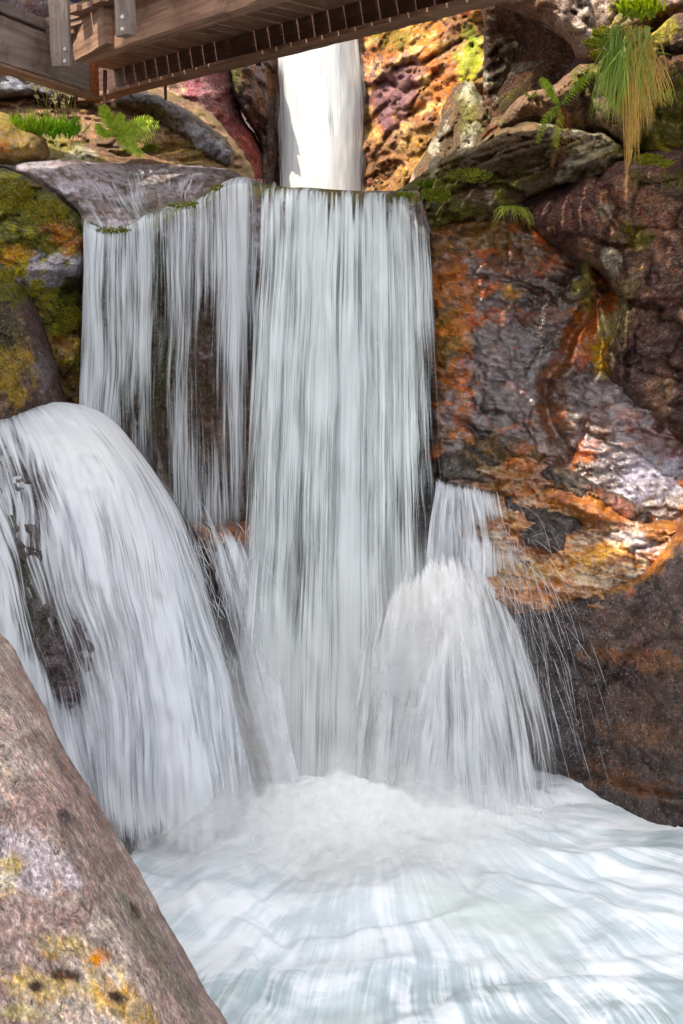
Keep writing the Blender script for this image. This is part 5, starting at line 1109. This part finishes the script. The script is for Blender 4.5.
# ------------------------------------------------------------------ walker whose feet show at the bridge edge
def person():
    t_ = P1(92, 8, 8.3); base = Vector((t_.x, t_.y, t_.z + .0))
    J = {'pel': (0, 0, .92), 'sp': (0, 0, 1.12), 'ch': (0, 0, 1.32), 'nk': (0, 0, 1.48), 'hd': (-.02, 0, 1.60), 'ht': (-.02, 0, 1.72),
         'hl': (-.02, -.10, .88), 'kl': (-.10, -.10, .49), 'al': (-.02, -.10, .09), 'tl': (-.14, -.10, .035), 'hr': (.02, .10, .88), 'kr': (.06, .10, .48), 'ar': (.14, .10, .10), 'tr': (.03, .10, .035),
         'sl': (0, -.19, 1.40), 'el': (.04, -.24, 1.13), 'wl': (-.04, -.24, .90), 'fl': (-.06, -.24, .80), 'sr': (0, .19, 1.40), 'er': (-.02, .24, 1.13), 'wr': (-.12, .22, .92), 'fr': (-.16, .22, .84)}
    rad = dict(pel=.15, sp=.13, ch=.15, nk=.055, hd=.085, ht=.07, hl=.095, kl=.058, al=.038, tl=.032, hr=.095, kr=.058, ar=.038, tr=.032, sl=.055, el=.04, wl=.028, fl=.02, sr=.055, er=.04, wr=.028, fr=.02)
    E = [('pel', 'sp'), ('sp', 'ch'), ('ch', 'nk'), ('nk', 'hd'), ('hd', 'ht'), ('pel', 'hl'), ('hl', 'kl'), ('kl', 'al'), ('al', 'tl'), ('pel', 'hr'), ('hr', 'kr'), ('kr', 'ar'), ('ar', 'tr'), ('ch', 'sl'), ('sl', 'el'), ('el', 'wl'), ('wl', 'fl'), ('ch', 'sr'), ('sr', 'er'), ('er', 'wr'), ('wr', 'fr')]
    def skin(name, joints, edges, mat, grow=0, loc=base):
        ks = list(joints); me = bpy.data.meshes.new(name); me.from_pydata([J[k] for k in ks], [(ks.index(a), ks.index(b_)) for a, b_ in edges], [])
        o = bpy.data.objects.new(name, me); COL.objects.link(o)
        o.modifiers.new('skin', 'SKIN'); 
        for k, v in zip(ks, me.skin_vertices[0].data): v.radius = (rad[k] + grow,) * 2
        me.skin_vertices[0].data[0].use_root = True
        s_ = o.modifiers.new('sub', 'SUBSURF'); s_.levels = 2; s_.render_levels = 2
        dg = bpy.context.evaluated_depsgraph_get(); me2 = bpy.data.meshes.new_from_object(o.evaluated_get(dg)); bpy.data.objects.remove(o)
        for p in me2.polygons: p.use_smooth = True
        me2.materials.clear(); return link(name, me2, mat)
    M_skin = simple('skin', (.52, .26, .17), .55); M_blue = simple('blue_cloth', (.03, .05, .13), .8)
    body = skin('person', list(J), E, M_skin); body.location = base; tag(body, 'walker on the footbridge, bare ankles and dark blue shoes at the deck edge', 'person')
    sh = skin('shorts', ['pel', 'hl', 'kl', 'hr', 'kr'], [('pel', 'hl'), ('hl', 'kl'), ('pel', 'hr'), ('hr', 'kr')], M_blue, .02); sh.parent = body
    tp_ = skin('shirt', ['sp', 'ch', 'sl', 'el', 'sr', 'er'], [('sp', 'ch'), ('ch', 'sl'), ('sl', 'el'), ('ch', 'sr'), ('sr', 'er')], simple('shirt_cloth', (.5, .5, .5), .8), .02); tp_.parent = body
    for a, t_ in (('al', 'tl'), ('ar', 'tr')):
        s2 = skin('shoe', [t_, a], [(t_, a)], M_blue, .016); s2.parent = body
person()

# ------------------------------------------------------------------ ground, light, sky
me = npmesh('ground', [(-400, -400, -1.5), (400, -400, -1.5), (400, 400, -1.5), (-400, 400, -1.5)], [[0, 1, 2, 3]], False)
mg = simple('stream_bed', (.14, .10, .07), .9); o = link('ground', me, mg); tag(o, 'brown bed of the gorge', kind='structure')

def shade_wall():
    """unseen wall added beyond the left edge of the frame to keep the sun off the pool"""
    n, m = 100, 80
    Y, Z = np.meshgrid(np.linspace(-9, 5.5, n), np.linspace(0, 1, m))
    top = 12.75 + .3 * fbm(np.stack([Y * .8, 0 * Y, 0 * Y], -1), 3, 5); Z = -1.5 + Z * (top + 1.5)
    p = np.stack([0 * Y, Y, Z], -1); X = -4.7 + .35 * fbm(p * .5, 4, 6) + .15 * facets(p * .8, 9)[0] - .06 * Z
    V = np.concatenate([np.stack([X, Y, Z], -1).reshape(-1, 3), np.stack([X - 4, Y, Z], -1).reshape(-1, 3)])
    ii = (np.arange(m - 1)[:, None] * n + np.arange(n - 1)[None]).ravel(); q = np.stack([ii, ii + 1, ii + n + 1, ii + n], -1); N = n * m
    t = (m - 1) * n + np.arange(n - 1); e0 = np.arange(m - 1) * n; e1 = e0 + n - 1
    Q = np.concatenate([q, q[:, ::-1] + N, np.stack([t, t + 1, t + 1 + N, t + N], -1), np.stack([e0, e0 + n, e0 + n + N, e0 + N], -1), np.stack([e1, e1 + N, e1 + n + N, e1 + n], -1)])
    me = npmesh('cliff', V, Q); set_col(me, paint(V[:, 1] * 0, V[:, 2], V, (*srgb(150, 124, 104), .1), [('n', .8, .1, c4(MOSS, 0), .6, (1, 1, 1)), ('n', 1.2, .2, c4(PURP, .1), .6, (1, 1, 1))]))
    o = link('cliff', me, M_gran); tag(o, 'unseen wall added at the left to keep the pool in shade', kind='structure')
shade_wall()  # added out of view, its height and end shaped to block the sun
SUN_EL, SUN_AZ = 54.0, -115.0       # azimuth: 0 = towards +Y (into the picture), negative = left
v = Vector((math.sin(R(SUN_AZ)) * math.cos(R(SUN_EL)), math.cos(R(SUN_AZ)) * math.cos(R(SUN_EL)), math.sin(R(SUN_EL))))
sun = bpy.data.lights.new('sun', 'SUN'); sun.energy = 2.1; sun.angle = R(.5); sun.color = (1, .90, .74)
so = bpy.data.objects.new('sun', sun); COL.objects.link(so); so.rotation_euler = v.to_track_quat('Z', 'Y').to_euler(); so.location = v * 60
w = bpy.data.worlds.new('World'); sc.world = w; w.use_nodes = True; nt = w.node_tree; nt.nodes.clear()
sky = nt.nodes.new('ShaderNodeTexSky'); sky.sky_type = 'NISHITA'; sky.sun_disc = False; sky.sun_elevation = R(SUN_EL); sky.sun_rotation = R(SUN_AZ)
sky.air_density = 1.0; sky.dust_density = 2.5; sky.ozone_density = .6
bg = nt.nodes.new('ShaderNodeBackground'); bg.inputs[1].default_value = .15; ow = nt.nodes.new('ShaderNodeOutputWorld')
hz = nt.nodes.new('ShaderNodeHueSaturation'); hz.inputs['Saturation'].default_value = .16; nt.links.new(sky.outputs[0], hz.inputs['Color'])
nt.links.new(hz.outputs[0], bg.inputs[0]); nt.links.new(bg.outputs[0], ow.inputs[0])
sc.view_settings.view_transform = 'Standard'; sc.view_settings.look = 'None'; sc.view_settings.exposure = 1.72; sc.view_settings.gamma = 1
try: sc.view_settings.use_curve_mapping = False
except Exception: pass
sc.render.engine = 'CYCLES'
c = sc.cycles; c.use_denoising = True; c.transparent_max_bounces = 40; c.max_bounces = 8; c.diffuse_bounces = 7; c.glossy_bounces = 2; c.transmission_bounces = 4; c.volume_bounces = 2
c.volume_step_rate = 2.0; c.volume_preview_step_rate = 2.0; c.sample_clamp_indirect = 6; c.use_adaptive_sampling = True; c.adaptive_threshold = .02
